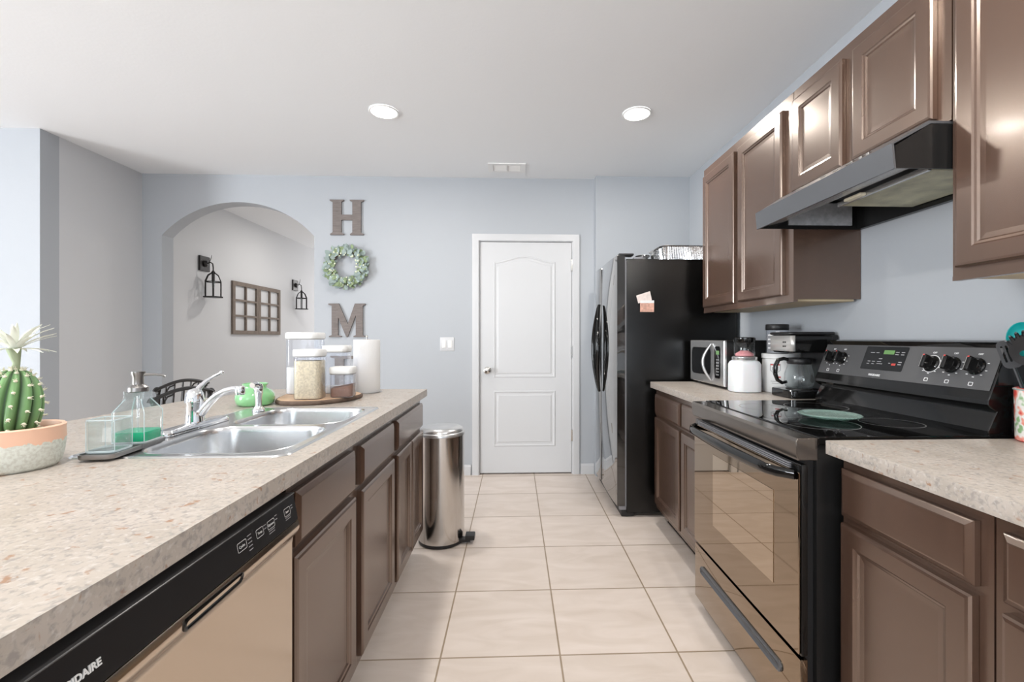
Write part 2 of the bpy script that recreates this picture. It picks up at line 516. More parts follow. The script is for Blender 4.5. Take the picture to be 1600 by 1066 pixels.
# back wall with arched opening and door opening (u = x, v = z, w = y)
WY = lambda u, v, w_: (u, w_, v)
ax0, ax1, asz, atz = -3.006, -1.729, 2.078, 2.365
hw = (ax1 - ax0) / 2; rise = atz - asz; ar = (hw * hw + rise * rise) / (2 * rise); acx = (ax0 + ax1) / 2; acz = atz - ar
a_half = math.asin(hw / ar)
arch = [(acx + ar * math.sin(-a_half + 2 * a_half * k / 28), acz + ar * math.cos(-a_half + 2 * a_half * k / 28)) for k in range(29)]
outer = [(XL, 0), (ax0, 0)] + arch + [(ax1, 0), (-0.322, 0), (-0.322, 2.057), (0.522, 2.057), (0.522, 0), (0.72, 0), (0.72, CZ), (XL, CZ)]
struct('wall_back', MB().plate(outer, [], YB, YB + 0.13, WY), 'wall_paint', smooth=0)
struct('wall_alcove', MB().box(0.703, XR, 3.935, YB + 0.13, 0, CZ), 'wall_paint', smooth=0)
struct('wall_left', MB().box(XL - 0.13, XL, 3.31, 9.1, 0, CZ), 'wall_paint_lightened', smooth=0)
struct('wall_dining', MB().box(-7.1, XL, 3.18, 3.31, 0, CZ), 'wall_paint', smooth=0)
struct('wall_hall_right', MB().box(-1.2, -1.08, YB + 0.13, 9.1, 0, CZ), 'wall_paint_lightened', smooth=0)
struct('wall_hall_end', MB().box(XL, -1.2, 9.0, 9.1, 0, CZ), 'wall_paint_lightened', smooth=0)
struct('wall_pantry', MB().box(-0.95, 1.5, 4.75, 4.83, 0, CZ), 'wall_paint', smooth=0)
# rear and dining walls; unseen window openings assumed for the daylight
rear = rect(-7.1, XR, 0, CZ)
struct('wall_rear', MB().plate(rear, [rect(-3.7, 0.5, 0.05, 2.35)], -5.1, -5.0, WY), 'wall_paint', smooth=0)
WX = lambda u, v, w_: (w_, u, v)
struct('wall_far_left', MB().plate(rect(-5.1, 3.31, 0, CZ), [rect(-3.0, 0.6, 0.5, 2.3)], -7.1, -7.0, WX), 'wall_paint', smooth=0)
fr = MB()
for (a, b) in ((-3.7, -3.64), (-1.64, -1.56), (0.44, 0.5)): fr.box(a, b, -5.09, -5.02, 0.05, 2.35)
fr.box(-3.7, 0.5, -5.09, -5.02, 2.29, 2.35).box(-3.7, 0.5, -5.09, -5.02, 0.05, 0.1)
wn = struct('window_1', fr, 'white_trim', smooth=0)
struct('pane', MB().box(-3.64, 0.44, -5.058, -5.052, 0.1, 2.29), 'glass', wn, smooth=0)
fr = MB()
for (a, b) in ((-3.0, -2.94), (-1.23, -1.17), (0.54, 0.6)): fr.box(-7.09, -7.02, a, b, 0.5, 2.3)
fr.box(-7.09, -7.02, -3.0, 0.6, 2.24, 2.3).box(-7.09, -7.02, -3.0, 0.6, 0.5, 0.56)
wn = struct('window_2', fr, 'white_trim', smooth=0)
struct('pane', MB().box(-7.058, -7.052, -2.94, 0.54, 0.56, 2.24), 'glass', wn, smooth=0)

BBP = [(0, 0), (0.013, 0), (0.013, 0.075), (0.007, 0.09), (0, 0.09)]


def baseboard(name, p0, p1, nrm):
    mb = MB(); d = Vector((p1[0] - p0[0], p1[1] - p0[1], 0)); L_ = d.length; d.normalize(); n_ = Vector((*nrm, 0))
    mb.prism(BBP, 0, L_, lambda u, v, w_: tuple(Vector((p0[0], p0[1], 0)) + d * w_ + n_ * (u + 0.0005) + Vector((0, 0, v))))
    struct(name, mb, 'white_trim', smooth=0)


baseboard('baseboard_back', (ax1, YB), (-0.382, YB), (0, -1))
baseboard('baseboard_back_right', (0.582, YB), (0.70, YB), (0, -1))
baseboard('baseboard_back_left', (XL, YB), (ax0, YB), (0, -1))
baseboard('baseboard_left', (XL, 3.2), (XL, 4.0), (1, 0))
baseboard('baseboard_hall', (XL, 4.2), (XL, 9.0), (1, 0))
baseboard('baseboard_dining', (-7.0, 3.18), (XL, 3.18), (0, -1))

# ------------------------------------------------------------------ white door
dr = MB().box(-0.302, 0.502, 4.028, 4.062, 0.012, 2.042, 0.002, 1)
FY = lambda y0: (lambda u, v, w_: (u, y0 - w_, v))
prof = [(0, 0), (0.004, 0.0045), (0.012, 0.005), (0.022, -0.002), (0.034, -0.003), (0.05, 0.0045)]
top = [(-0.185, 0.85), (0.36, 0.85)] + [(0.36 - 0.545 * t, 1.868 + 0.052 * (math.sin(PI * t) ** 2)) for t in [k / 20 for k in range(21)]]


def moulding(outline):
    mb = MB()
    mb.rings(outline, [(0, -0.001), (0.004, 0.005), (0.011, 0.006), (0.018, 0.0015), (0.034, 0.001), (0.042, 0.0045)], FY(4.0285), cap0=False)
    return mb


door = struct('door_1', dr, 'white_trim', smooth=30)
moulding(top).build('panel', 'white_trim', door, smooth=0)
moulding(rect(-0.185, 0.36, 0.245, 0.735)).build('panel', 'white_trim', door, smooth=0)
cs = MB()
CP = [(0, 0), (0.018, 0), (0.018, 0.012), (0.012, 0.03), (0.010, 0.045), (0.012, 0.058), (0, 0.06)]
oc = (-0.31, 0.51, 2.05)


def casing_path():
    mb = MB(); path = [(-0.312, 0), (-0.312, 2.05), (0.512, 2.05), (0.512, 0)]
    prof_ = [(0, 0.0), (0, 0.012), (0.012, 0.016), (0.03, 0.011), (0.05, 0.014), (0.058, 0.012), (0.06, 0.0)]
    prev = None
    for (px, pz) in path:
        sx = -1 if px < 0 else 1
        ring = []
        for (o_, t_) in prof_:
            z = pz + (o_ if pz > 1 else 0)
            ring.append(mb.v((px + sx * o_, YB - 0.0005 - t_, z)))
        if prev:
            for i in range(len(ring)):
                j = (i + 1) % len(ring); mb.bm.faces.new((prev[i], prev[j], ring[j], ring[i]))
        prev = ring
    return mb


casing_path().build('door_frame', 'white_trim', door)
jb = MB().box(-0.321, -0.305, 4.021, 4.149, 0, 2.056).box(0.505, 0.521, 4.021, 4.149, 0, 2.056).box(-0.305, 0.505, 4.021, 4.149, 2.045, 2.056)
jb.build('door_jamb', 'white_trim', door)
kn = MB().lathe([(0.032, 0), (0.032, 0.006), (0.014, 0.012), (0.012, 0.03), (0.024, 0.038), (0.031, 0.05), (0.028, 0.062), (0.012, 0.068), (0, 0.069)],
                mp=lambda u, v, w_: (-0.238 + u, 4.027 - w_, 0.915 + v), n=24)
kn.build('door_knob', 'knob_nickel', door)
for hz in (1.84, 1.08, 0.34):
    MB().box(0.497, 0.511, 4.006, 4.027, hz - 0.05, hz + 0.05, 0.002, 1).build('hinge', 'knob_nickel', door)


# ------------------------------------------------------------------ cabinets
DOORP = [(0, 0), (0, 0.014), (0.004, 0.0185), (0.010, 0.02), (0.050, 0.02), (0.054, 0.0165), (0.060, 0.0150), (0.064, 0.0105), (0.078, 0.0095)]
DRAWP = [(0, 0), (0, 0.012), (0.003, 0.014), (0.013, 0.0195), (0.016, 0.02)]


def cab_door(parent, mp, u0, u1, v0, v1, name='door'):
    return MB().rings(rect(u0, u1, v0, v1), DOORP, mp).build(name, 'wood', parent, smooth=0)


def cab_drawer(parent, mp, u0, u1, v0, v1):
    return MB().rings(rect(u0, u1, v0, v1), DRAWP, mp).build('drawer', 'wood', parent, smooth=0)


ISL = lambda x0: (lambda u, v, w_: (x0 + w_, u, v))
RGT = lambda x0: (lambda u, v, w_: (x0 - w_, u, v))


def base_cab(label, y0, y1, doors, drawers, side, group):
    """side 'I' island faces +x, side 'R' right run faces -x"""
    if side == 'I':
        xf, xb, s = -0.527, -1.12, 1
    else:
        xf, xb, s = 0.922, XR - 0.004, -1
    t = thing('base_cabinet', label, 'cabinet', ((xf + xb) / 2, (y0 + y1) / 2, 0), group=group)
    lo, hi = min(xf, xb), max(xf, xb)
    if side == 'I': MB().box(lo, hi, y0 + 0.001, y1 - 0.001, 0.10, 0.685 if 'sink' in label else 0.876).build('body', 'wood', t, smooth=0)
    else: MB().box(lo, hi, y0 + 0.001, y1 - 0.001, 0.10, 0.876).build('body', 'wood', t, smooth=0)
    if 'sink' in label:
        MB().box(xf - 0.02, xf, y0 + 0.001, y1 - 0.001, 0.685, 0.876).build('front_rail', 'wood', t, smooth=0)
    if side == 'I': MB().box(lo, hi - 0.075, y0 + 0.001, y1 - 0.001, 0.001, 0.10).build('toe_kick', 'wood_dark', t, smooth=0)
    else: MB().box(lo + 0.075, hi, y0 + 0.001, y1 - 0.001, 0.001, 0.10).build('toe_kick', 'wood_dark', t, smooth=0)
    mp = ISL(xf + 0.001) if side == 'I' else RGT(xf - 0.001)
    for (a, b) in drawers: cab_drawer(t, mp, a, b, 0.708, 0.838)
    for (a, b) in doors: cab_door(t, mp, a, b, 0.135, 0.688)
    return t


GI = 'island base cabinets'; GR = 'base cabinets along the right wall'
base_cab('dark wood island sink base cabinet with two doors next to the dishwasher', 1.075, 2.0, [(1.085, 1.492), (1.551, 1.962)], [(1.094, 1.490), (1.551, 1.960)], 'I', GI)
base_cab('dark wood island end cabinet with one wide drawer beside the trash can', 2.0, 2.575, [(2.014, 2.285), (2.295, 2.565)], [(2.016, 2.563)], 'I', GI)
base_cab('dark wood island cabinet on the near side of the dishwasher', -0.35, 0.455, [(-0.33, 0.04), (0.06, 0.43)], [(-0.33, 0.43)], 'I', GI)
bp = MB().box(-1.20, -1.122, -0.35, 2.575, 0.001, 0.876)
tag(bp.build('back_panel', 'wood', None, smooth=0), 'dark wood back panel under the island countertop facing the dining side', 'panel')
base_cab('dark wood base cabinet between black fridge and range with two small doors', 2.06, 2.945, [(2.483, 2.922), (2.09, 2.454)], [(2.483, 2.922), (2.09, 2.454)], 'R', GR)
base_cab('dark wood base cabinet just in front of the range with wide drawer over door', 0.845, 1.25, [(0.874, 1.238)], [(0.871, 1.240)], 'R', GR)
base_cab('dark wood base cabinet nearest the camera in the bottom right corner', 0.0, 0.843, [(0.43, 0.818), (0.03, 0.41)], [(0.43, 0.818), (0.03, 0.41)], 'R', GR)

# countertops
ct = MB().plate([(-0.488, -0.42), (-0.488, 2.575), (-1.33, 2.60), (-1.50, 2.13), (-1.535, 1.6), (-1.54, -0.42)],
                [rect(-1.045, -0.57, 1.135, 1.88)], 0.876, 0.914)
tag(ct.build('countertop', 'laminate', None, smooth=0), 'speckled beige laminate island countertop with the double sink set in', 'countertop', 'laminate countertops')
ct = MB().box(0.885, XR - 0.002, 2.042, 2.955, 0.876, 0.914, 0.003, 2)
tag(ct.build('countertop', 'laminate', None), 'short beige laminate countertop between fridge and range holding the microwave', 'countertop', 'laminate countertops')
ct = MB().box(0.868, XR - 0.002, -0.4, 1.247, 0.876, 0.914, 0.003, 2)
tag(ct.build('countertop', 'laminate', None), 'beige laminate countertop in the right foreground with the utensil crock on it', 'countertop', 'laminate countertops')


# upper cabinets
def upper_cab(label, y0, y1, z0, z1, doors, dz0, dz1):
    xf = 1.22
    t = thing('wall_cabinet', label, 'cabinet', ((xf + XR) / 2, (y0 + y1) / 2, z0), group='wall cabinets on the right wall')
    MB().box(xf, XR - 0.003, y0 + 0.0008, y1 - 0.0008, z0 + 0.012, z1).build('body', 'wood', t, smooth=0)
    MB().box(xf + 0.02, XR - 0.02, y0 + 0.02, y1 - 0.02, z0 + 0.004, z0 + 0.012).build('underside', 'wood_inner', t, smooth=0)
    MB().box(xf - 0.001, xf + 0.019, y0 + 0.0008, y1 - 0.0008, z0, z0 + 0.012).build('bottom_rail', 'wood', t, smooth=0)
    mp = RGT(xf - 0.001)
    for (a, b) in doors: cab_door(t, mp, a, b, dz0, dz1)
    return t


UZ = 2.275
upper_cab('tall two door dark wood wall cabinet above the microwave and coffee maker', 1.957, 2.905, 1.358, UZ, [(2.472, 2.882), (2.018, 2.425)], 1.392, 2.225)
upper_cab('short two door dark wood wall cabinet above the range hood', 1.232, 1.955, 1.81, UZ, [(1.640, 1.942), (1.275, 1.588)], 1.832, 2.228)
upper_cab('large dark wood wall cabinet at the right edge of the picture', 0.32, 1.230, 1.358, UZ, [(0.785, 1.208), (0.34, 0.765)], 1.392, 2.228)

# ------------------------------------------------------------------ dishwasher
D0, D1 = 0.462, 1.070
t = thing('dishwasher', 'stainless dishwasher with black control strip under the island counter', 'dishwasher', (-0.8, (D0 + D1) / 2, 0))
MB().box(-1.1, -0.535, D0, D1, 0.02, 0.868).build('tub', 'black_plastic', t, smooth=0)
XYp = lambda u, v, w_: (u, w_, v)
MB().prism([(-0.534, 0.847), (-0.505, 0.843), (-0.4945, 0.787), (-0.497, 0.784), (-0.534, 0.784)], D0 + 0.004, D1 - 0.002, XYp, 0.003).build('control_panel', 'panel_black', t, smooth=20)
MB().box(-0.5375, -0.5035, D0 + 0.004, D1 - 0.002, 0.8435, 0.8465, 0.0008, 1).build('panel_trim', 'panel_grey', t)
# steel door: curved lip then flat panel
dp = [(-0.534, 0.783), (-0.4965, 0.783), (-0.4925, 0.774), (-0.493, 0.765), (-0.499, 0.753), (-0.507, 0.745), (-0.509, 0.73), (-0.509, 0.12), (-0.534, 0.12)]
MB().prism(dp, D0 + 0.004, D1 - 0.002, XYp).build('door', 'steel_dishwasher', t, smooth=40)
hnd = MB().rings(rrect(0.0, 0.0, 0.150, 0.020, 0.009), [(0, -0.004), (0, 0.0025), (0.003, 0.0035), (0.006, 0.0015), (0.009, -0.003)],
                 lambda u, v, w_: (-0.4935 + w_ + (v * 0.15), 0.775 + u, 0.768 + v), cap0=False)
hnd.build('handle_pocket', 'black_gloss', t)
MB().box(-0.6, -0.56, D0 + 0.004, D1 - 0.004, 0.003, 0.115).build('kick_plate', 'black_plastic', t, smooth=0)
pn = Vector((0.056, 0, 0.0105)).normalized()
pu = Vector((-0.0105, 0, 0.056)).normalized()


def dwp(y, z):   # a point on the sloped control panel face
    f = (0.843 - z) / 0.056
    return (-0.505 + 0.0105 * f + 0.0008, y, z)


lettering('FRIGIDAIRE', 0.0122, dwp(0.509, 0.807), (0, 1, 0), pu, 'white_print', t, bold=0.0004)
for (y, wd, tx) in ((0.845, 0.028, 'Cycles'), (0.905, 0.025, 'Temp'), (0.945, 0.027, 'Options'), (1.012, 0.026, 'Start')):
    c0 = dwp(y + wd / 2, 0.818)
    mp = lambda u, v, w_, c0=c0: tuple(Vector(c0) + Vector((0, 1, 0)) * u + pu * v + pn * w_)
    rb = MB()
    o1 = rrect(0, 0, wd, 0.017, 0.003, 3); o2 = offset_poly(o1, 0.0009)
    a = [rb.v(mp(p[0], p[1], 0.0002)) for p in o1]; b = [rb.v(mp(p[0], p[1], 0.0002)) for p in o2]
    for i in range(len(a)): rb.bm.faces.new((a[i], a[(i + 1) % len(a)], b[(i + 1) % len(a)], b[i]))
    rb.build('button', 'white_print', t, smooth=0, recalc=False)
    lettering(tx, 0.0068, mp(0, -0.0024, 0.0001), (0, 1, 0), pu, 'white_print', t, depth=0.0002, align='CENTER')
for (y, zs, L_) in ((0.877, (0.815, 0.808, 0.801, 0.794, 0.787), 0.013), (0.932, (0.812, 0.805), 0.009), (0.975, (0.815, 0.807), 0.009),
                    (1.041, (0.812, 0.806), 0.009), (0.947, (0.793, 0.788), 0.022), (1.014, (0.7935, 0.789), 0.022)):
    mk = MB()
    for z in zs:
        p = Vector(dwp(y, 0.818 + (z - 0.806) * 0.95))
        mk.bm.faces.new([mk.v(c) for c in (p, p + Vector((0, L_, 0)), p + Vector((0, L_, 0)) + pu * 0.0016, p + pu * 0.0016)])
    mk.build('printed_list', 'grey_print', t, smooth=0, recalc=False)

# ------------------------------------------------------------------ sink
t = thing('sink', 'stainless steel double bowl sink set into the island countertop', 'sink', (-0.81, 1.508, 0.915))
SX0, SX1, SY0, SY1 = -1.068, -0.548, 1.115, 1.90
b1 = rrect(-0.765, 1.320, 0.37, 0.345, 0.085, 8)
b2 = rrect(-0.765, 1.695, 0.37, 0.345, 0.085, 8)
dk = MB()
dk.plate(rrect((SX0 + SX1) / 2, (SY0 + SY1) / 2, SX1 - SX0 - 0.012, SY1 - SY0 - 0.012, 0.03, 6), [b1, b2], 0.9145, 0.917)
dk.rings(rrect((SX0 + SX1) / 2, (SY0 + SY1) / 2, SX1 - SX0, SY1 - SY0, 0.035, 6), [(0, 0.9142), (0.003, 0.9175), (0.008, 0.9185), (0.012, 0.9165)], cap0=False, cap1=False)
dk.build('rim', 'sink_steel', t)
for b_, yc in ((b1, 1.320), (b2, 1.695)):
    bw = MB().rings(b_, [(-0.004, 0.9165), (0, 0.918), (0.003, 0.914), (0.006, 0.90), (0.012, 0.78), (0.022, 0.755), (0.045, 0.742), (0.1, 0.738)], cap0=False)
    bo = bw.build('bowl', 'sink_steel', t, smooth=50, recalc=False)
    dn = MB().lathe([(0.045, 0.0), (0.045, 0.002), (0.04, 0.003), (0.03, -0.0005), (0.0, -0.001)], (-0.765, yc, 0.7395), 28)
    dn.build('drain', 'chrome', bo)

# faucet
t = thing('faucet', 'chrome single lever faucet with long base plate behind the sink', 'faucet', (-1.005, 1.50, 0.918))
bpl = rrect(-1.005, 1.475, 0.058, 0.30, 0.028, 8)
MB().rings(bpl, [(0, 0.918), (0, 0.925), (0.004, 0.931), (0.012, 0.934), (0.02, 0.935)]).build('base_plate', 'chrome', t, smooth=50)
MB().lathe([(0.028, 0), (0.027, 0.01), (0.0255, 0.03), (0.0255, 0.055), (0.027, 0.06), (0.027, 0.07), (0.024, 0.09), (0.016, 0.103), (0, 0.108)], (-1.02, 1.50, 0.932), 28).build('body', 'chrome', t, smooth=50)
lv = [(-1.02, 1.50, 1.018), (-1.012, 1.512, 1.042), (-1.0, 1.525, 1.060), (-0.985, 1.540, 1.074), (-0.972, 1.552, 1.083)]
MB().tube(lv, [0.012, 0.008, 0.006, 0.005, 0.005], 12).sphere((-0.970, 1.554, 1.085), 0.0075, 12).build('lever', 'chrome', t)
sp = [(-1.01, 1.50, 0.950), (-0.992, 1.50, 0.972), (-0.972, 1.50, 0.996), (-0.950, 1.50, 1.016), (-0.924, 1.50, 1.030), (-0.90, 1.50, 1.036), (-0.886, 1.50, 1.036)]
MB().tube(sp, [0.015, 0.014, 0.0125, 0.0115, 0.011, 0.011, 0.011], 14).build('spout', 'chrome', t, smooth=50)
MB().lathe([(0.0135, 0), (0.0145, 0.003), (0.0145, 0.024), (0.012, 0.028), (0, 0.029)], (-0.879, 1.50, 1.018), 20).build('aerator', 'chrome', t)
t = thing('sink_sprayer', 'small chrome side sprayer standing at the back of the sink', 'sprayer', (-0.985, 1.80, 0.918))
MB().lathe([(0.022, 0), (0.022, 0.006), (0.015, 0.014), (0.013, 0.02)], (-0.985, 1.80, 0.918), 20).build('base', 'chrome', t)
MB().lathe([(0.011, 0), (0.0115, 0.03), (0.015, 0.05), (0.016, 0.075), (0.014, 0.085), (0, 0.088)], (-0.985, 1.80, 0.937), 20).tube(
    [(-0.985, 1.80, 1.012), (-0.987, 1.782, 1.022), (-0.989, 1.765, 1.020)], [0.014, 0.013, 0.011], 12).build('spray_head', 'chrome', t)

# ------------------------------------------------------------------ cactus
t = thing('potted_cactus', 'round green cactus with white flower in a peach and grey glazed pot', 'potted cactus', (-1.095, 1.045, 0.9145))
MB().lathe([(0.0, 0.0), (0.066, 0.0), (0.073, 0.008), (0.078, 0.03), (0.081, 0.06), (0.080, 0.082), (0.081, 0.090), (0.078, 0.093), (0.073, 0.091), (0.071, 0.08), (0.071, 0.073)],
           (0, 0, 0), 48, caps=False).build('pot', 'pot_glaze', t, world=False, smooth=50)
MB().lathe([(0.0705, 0.072), (0.03, 0.076), (0, 0.077)], (0, 0, 0), 32).build('soil', 'soil', t, world=False)
# ribbed body
cb = bmesh.new(); NR = 11; n = NR * 8; rows = 22; rows_v = []
vals = []
for i in range(rows + 1):
    tt = i / rows; ang = -PI / 2 * 0.75 + (PI / 2 * 1.75) * tt
    rr = 0.0455 * max(0.02, math.cos(ang)) ** 0.8; zz = 0.140 + 0.077 * math.sin(ang)
    row = []
    for k in range(n):
        a = 2 * PI * k / n + 0.6 * tt; f = abs(math.cos(NR * (2 * PI * k / n) / 2)) ** 0.8
        q = rr * (0.80 + 0.20 * f)
        row.append(cb.verts.new((q * math.cos(a), q * math.sin(a), zz))); vals.append(f)
    rows_v.append(row)
for a_, b_ in zip(rows_v, rows_v[1:]):
    for i in range(n): cb.faces.new((a_[i], a_[(i + 1) % n], b_[(i + 1) % n], b_[i]))
cb.faces.new(rows_v[-1])
me = bpy.data.meshes.new('stem'); cb.to_mesh(me); cb.free(); me.materials.append(MATS['cactus_skin']); me.shade_smooth()
at = me.attributes.new('rib', 'FLOAT', 'POINT'); at.data.foreach_set('value', vals)
stem = bpy.data.objects.new('stem', me); COL.objects.link(stem); stem.parent = t
sp = MB(); random.seed(5)
for k in range(NR):
    for i in range(2, rows - 1, 3):
        tt = (i + (k % 2) * 1.4) / rows; ang = -PI / 2 * 0.75 + (PI / 2 * 1.75) * tt
        rr = 0.0455 * max(0.02, math.cos(ang)) ** 0.8; a = 2 * PI * k / NR + 0.6 * tt
        c = Vector((rr * math.cos(a), rr * math.sin(a), 0.140 + 0.077 * math.sin(ang)))
        sp.sphere(c, 0.0036, 8, (1, 1, 0.8))
        nn = Vector((math.cos(a) * math.cos(ang), math.sin(a) * math.cos(ang), math.sin(ang)))
        for q in range(7):
            d = (nn + Vector((random.uniform(-.7, .7), random.uniform(-.7, .7), random.uniform(-.7, .7)))).normalized()
            sp.tube([c, c + d * 0.008], [0.0007, 0.0003], 4)
sp.build('spines', 'areole', stem, world=False)
MB().tube([(0, 0, 0.208), (0.003, 0.001, 0.230), (-0.002, 0.0, 0.262)], [0.007, 0.006, 0.012], 14).build('flower_stalk', 'cactus_stem', t, world=False)
pt = MB()
for ring_, (cnt, ln, tilt) in enumerate(((9, 0.060, 0.15), (11, 0.070, 0.70), (10, 0.074, 1.05), (8, 0.070, 1.3))):
    for k in range(cnt):
        a = 2 * PI * (k + 0.37 * ring_) / cnt; d = Vector((math.cos(a), math.sin(a), 0)); sd = Vector((-math.sin(a), math.cos(a), 0))
        ll = ln * random.uniform(0.85, 1.1); prev = None; wds = (0.003, 0.0052, 0.0055, 0.0038, 0.0004)
        for i in range(5):
            f = i / 4; th_ = tilt * (1 - 0.35 * f * (1 if ring_ else 1.6))
            c = Vector((0, 0, 0.262)) + d * (0.006 + ll * f * math.cos(th_)) + Vector((0, 0, 1)) * (ll * f * math.sin(th_) - (0.012 * f * f if ring_ == 0 else 0))
            cur = [pt.v(c - sd * wds[i]), pt.v(c - Vector((0, 0, 0.0015))), pt.v(c + sd * wds[i])]
            if prev:
                for j in (0, 1): pt.bm.faces.new((prev[j], prev[j + 1], cur[j + 1], cur[j]))
            prev = cur
pt.build('flower', 'petal', t, world=False, smooth=60)

# ------------------------------------------------------------------ soap set
ty, txc = 1.185, -0.975
t = thing('soap_caddy_tray', 'dark metal oblong tray holding tumbler and soap dispenser by the sink', 'tray', (txc, ty, 0.9185), rz=0.12)
MB().rings(rrect(0, 0, 0.078, 0.205, 0.016), [(0.006, 0), (0.001, 0.002), (0, 0.006), (0, 0.012), (0.002, 0.013), (0.004, 0.009)]).build('tray', 'nickel', t, world=False)
MB().box(-0.0395, 0.0395, -0.002, 0.002, 0.004, 0.0135).build('divider', 'nickel', t, world=False)
for o in (t,): pass
c_, s_ = math.cos(0.12), math.sin(0.12)


def tr(x, y): return (txc + x * c_ - y * s_, ty + x * s_ + y * c_)


x_, y_ = tr(0, -0.052)
t = thing('tumbler', 'empty square clear glass tumbler in the tray beside the cactus', 'tumbler', (x_, y_, 0.9285), rz=0.12)
MB().rings(rrect(0, 0, 0.066, 0.066, 0.012), [(0.004, 0), (0, 0.003), (0, 0.078), (0.001, 0.080), (0.003, 0.078), (0.0035, 0.010), (0.006, 0.007)]).build('glass', 'glass_edge', t, world=False, smooth=50)


def loop(w_, rad, z, tr_):
    p = rrect(0, 0, w_, w_, rad, 5); return MB().tube([(a, b, z) for a, b in p] + [(p[0][0], p[0][1], z)], tr_, 6)


loop(0.064, 0.012, 0.0785, 0.0016).build('rim', 'edge_glint', t, world=False)  # bright glint of the tumbler rim drawn as a milky ring
bs = loop(0.062, 0.012, 0.005, 0.0028)
for sx in (-1, 1):
    for sy in (-1, 1): bs.tube([(sx * 0.0295, sy * 0.0295, 0.005), (sx * 0.0295, sy * 0.0295, 0.077)], 0.0011, 6)
bs.build('base', 'edge_glint', t, world=False)  # base and corner glints drawn as pale tubes
x_, y_ = tr(-0.004, 0.052)
t = thing('soap_dispenser', 'clear glass soap dispenser with green soap and dark metal pump', 'soap dispenser', (x_, y_, 0.9285), rz=0.12)
sq = rrect(0, 0, 0.080, 0.080, 0.014)
MB().rings(sq, [(0.004, 0), (0, 0.004), (0, 0.078), (0.002, 0.086), (0.020, 0.110), (0.024, 0.117), (0.024, 0.132)], cap1=False).build('bottle', 'glass_edge', t, world=False, smooth=50)
MB().rings(rrect(0, 0, 0.076, 0.076, 0.012), [(0.003, 0.005), (0.001, 0.008), (0.001, 0.030)]).build('liquid_soap', 'soap', t, world=False, smooth=50)
MB().tube([(0, 0, 0.008), (0, 0, 0.12)], 0.0025, 8).build('dip_tube', 'clear_plastic', t, world=False)
pm = MB().lathe([(0.021, 0), (0.0225, 0.002), (0.0225, 0.012), (0.017, 0.018), (0.0125, 0.020), (0.0125, 0.040), (0.0155, 0.048), (0.0155, 0.053), (0, 0.054)], (0, 0, 0.130), 24)
pm.tube([(0.008, 0.0, 0.175), (0.035, 0.008, 0.175), (0.05, 0.013, 0.172), (0.056, 0.015, 0.167)], [0.004, 0.0032, 0.003, 0.0028], 8)
pm.build('pump', 'nickel', t, world=False)
eb = loop(0.078, 0.014, 0.004, 0.003)
for sx in (-1, 1):
    for sy in (-1, 1): eb.tube([(sx * 0.0365, sy * 0.0365, 0.005), (sx * 0.0365, sy * 0.0365, 0.080), (sx * 0.018, sy * 0.018, 0.113)], 0.0013, 6)
eb.build('corner_glints', 'edge_glint', t, world=False)  # glints on the bottle's edges drawn as pale tubes

# ------------------------------------------------------------------ green jar, slab, canisters, towel
t = thing('glass_jar', 'round translucent green glass jar behind the sink sprayer', 'jar', (-1.10, 1.985, 0.9145))
MB().lathe([(0.0, 0.004), (0.058, 0.0), (0.071, 0.010), (0.0755, 0.030), (0.073, 0.048), (0.060, 0.064), (0.045, 0.073), (0.043, 0.082), (0.050, 0.090), (0.048, 0.092), (0.040, 0.083), (0.040, 0.075), (0.058, 0.060), (0.070, 0.045), (0.071, 0.028), (0.06, 0.008), (0, 0.007)],
           (0, 0, 0), 40, caps=False).build('jar', 'green_jar', t, world=False, smooth=60)

t = thing('wood_slab_board', 'live edge wood slab board under the food canisters', 'board', (-0.905, 2.155, 0.9145))
random.seed(11)
ol = []
for k in range(40):
    a = 2 * PI * k / 40; rr = 1 + 0.035 * math.sin(3 * a + 1) + 0.03 * math.sin(5 * a) + 0.02 * random.uniform(-1, 1)
    ol.append((0.172 * rr * math.cos(a), 0.20 * rr * math.sin(a)))
MB().rings(ol, [(0.004, 0), (-0.001, 0.004), (-0.003, 0.012), (0.0, 0.0188)]).build('bark_edge', 'bark', t, world=False)
MB().rings(ol, [(0.0045, 0.0185), (0.006, 0.0205)]).build('top_face', 'slab_top', t, world=False)
ZS = 0.9355


def canister(label, x, y, w_, h_, rz, fill=None, fh=0.0, uneven=False):
    t = thing('food_canister', label, 'canister', (x, y, ZS), rz=rz, group='clear food canisters on the wood slab')
    o = rrect(0, 0, w_, w_, w_ * 0.22, 6)
    MB().rings(o, [(0.006, 0), (0.002, 0.002), (0, 0.008), (0, h_ - 0.035)], cap1=False).build('container', 'clear_plastic', t, world=False, smooth=50)
    MB().rings(o, [(0.0015, h_ - 0.034), (-0.0005, h_ - 0.033), (-0.0005, h_ - 0.030), (0.0015, h_ - 0.029)]).build('seal', 'outlet_grey', t, world=False)
    MB().rings(o, [(-0.001, h_ - 0.0295), (-0.0035, h_ - 0.026), (-0.0035, h_ - 0.007), (0.0, h_ - 0.001), (0.006, h_)]).build('lid', 'white_plastic', t, world=False, smooth=50)
    if fill:
        mb = MB(); mb.rings(o, [(0.006, 0.003), (0.003, 0.006), (0.003, fh)])
        if uneven:
            for v in mb.bm.verts:
                if v.co.z > fh - 0.001: v.co.z += 0.010 * (v.co.x / w_ * 1.6 + 0.3 * math.sin(v.co.y * 60))
        mb.build('contents', fill, t, world=False, smooth=50)
    return t


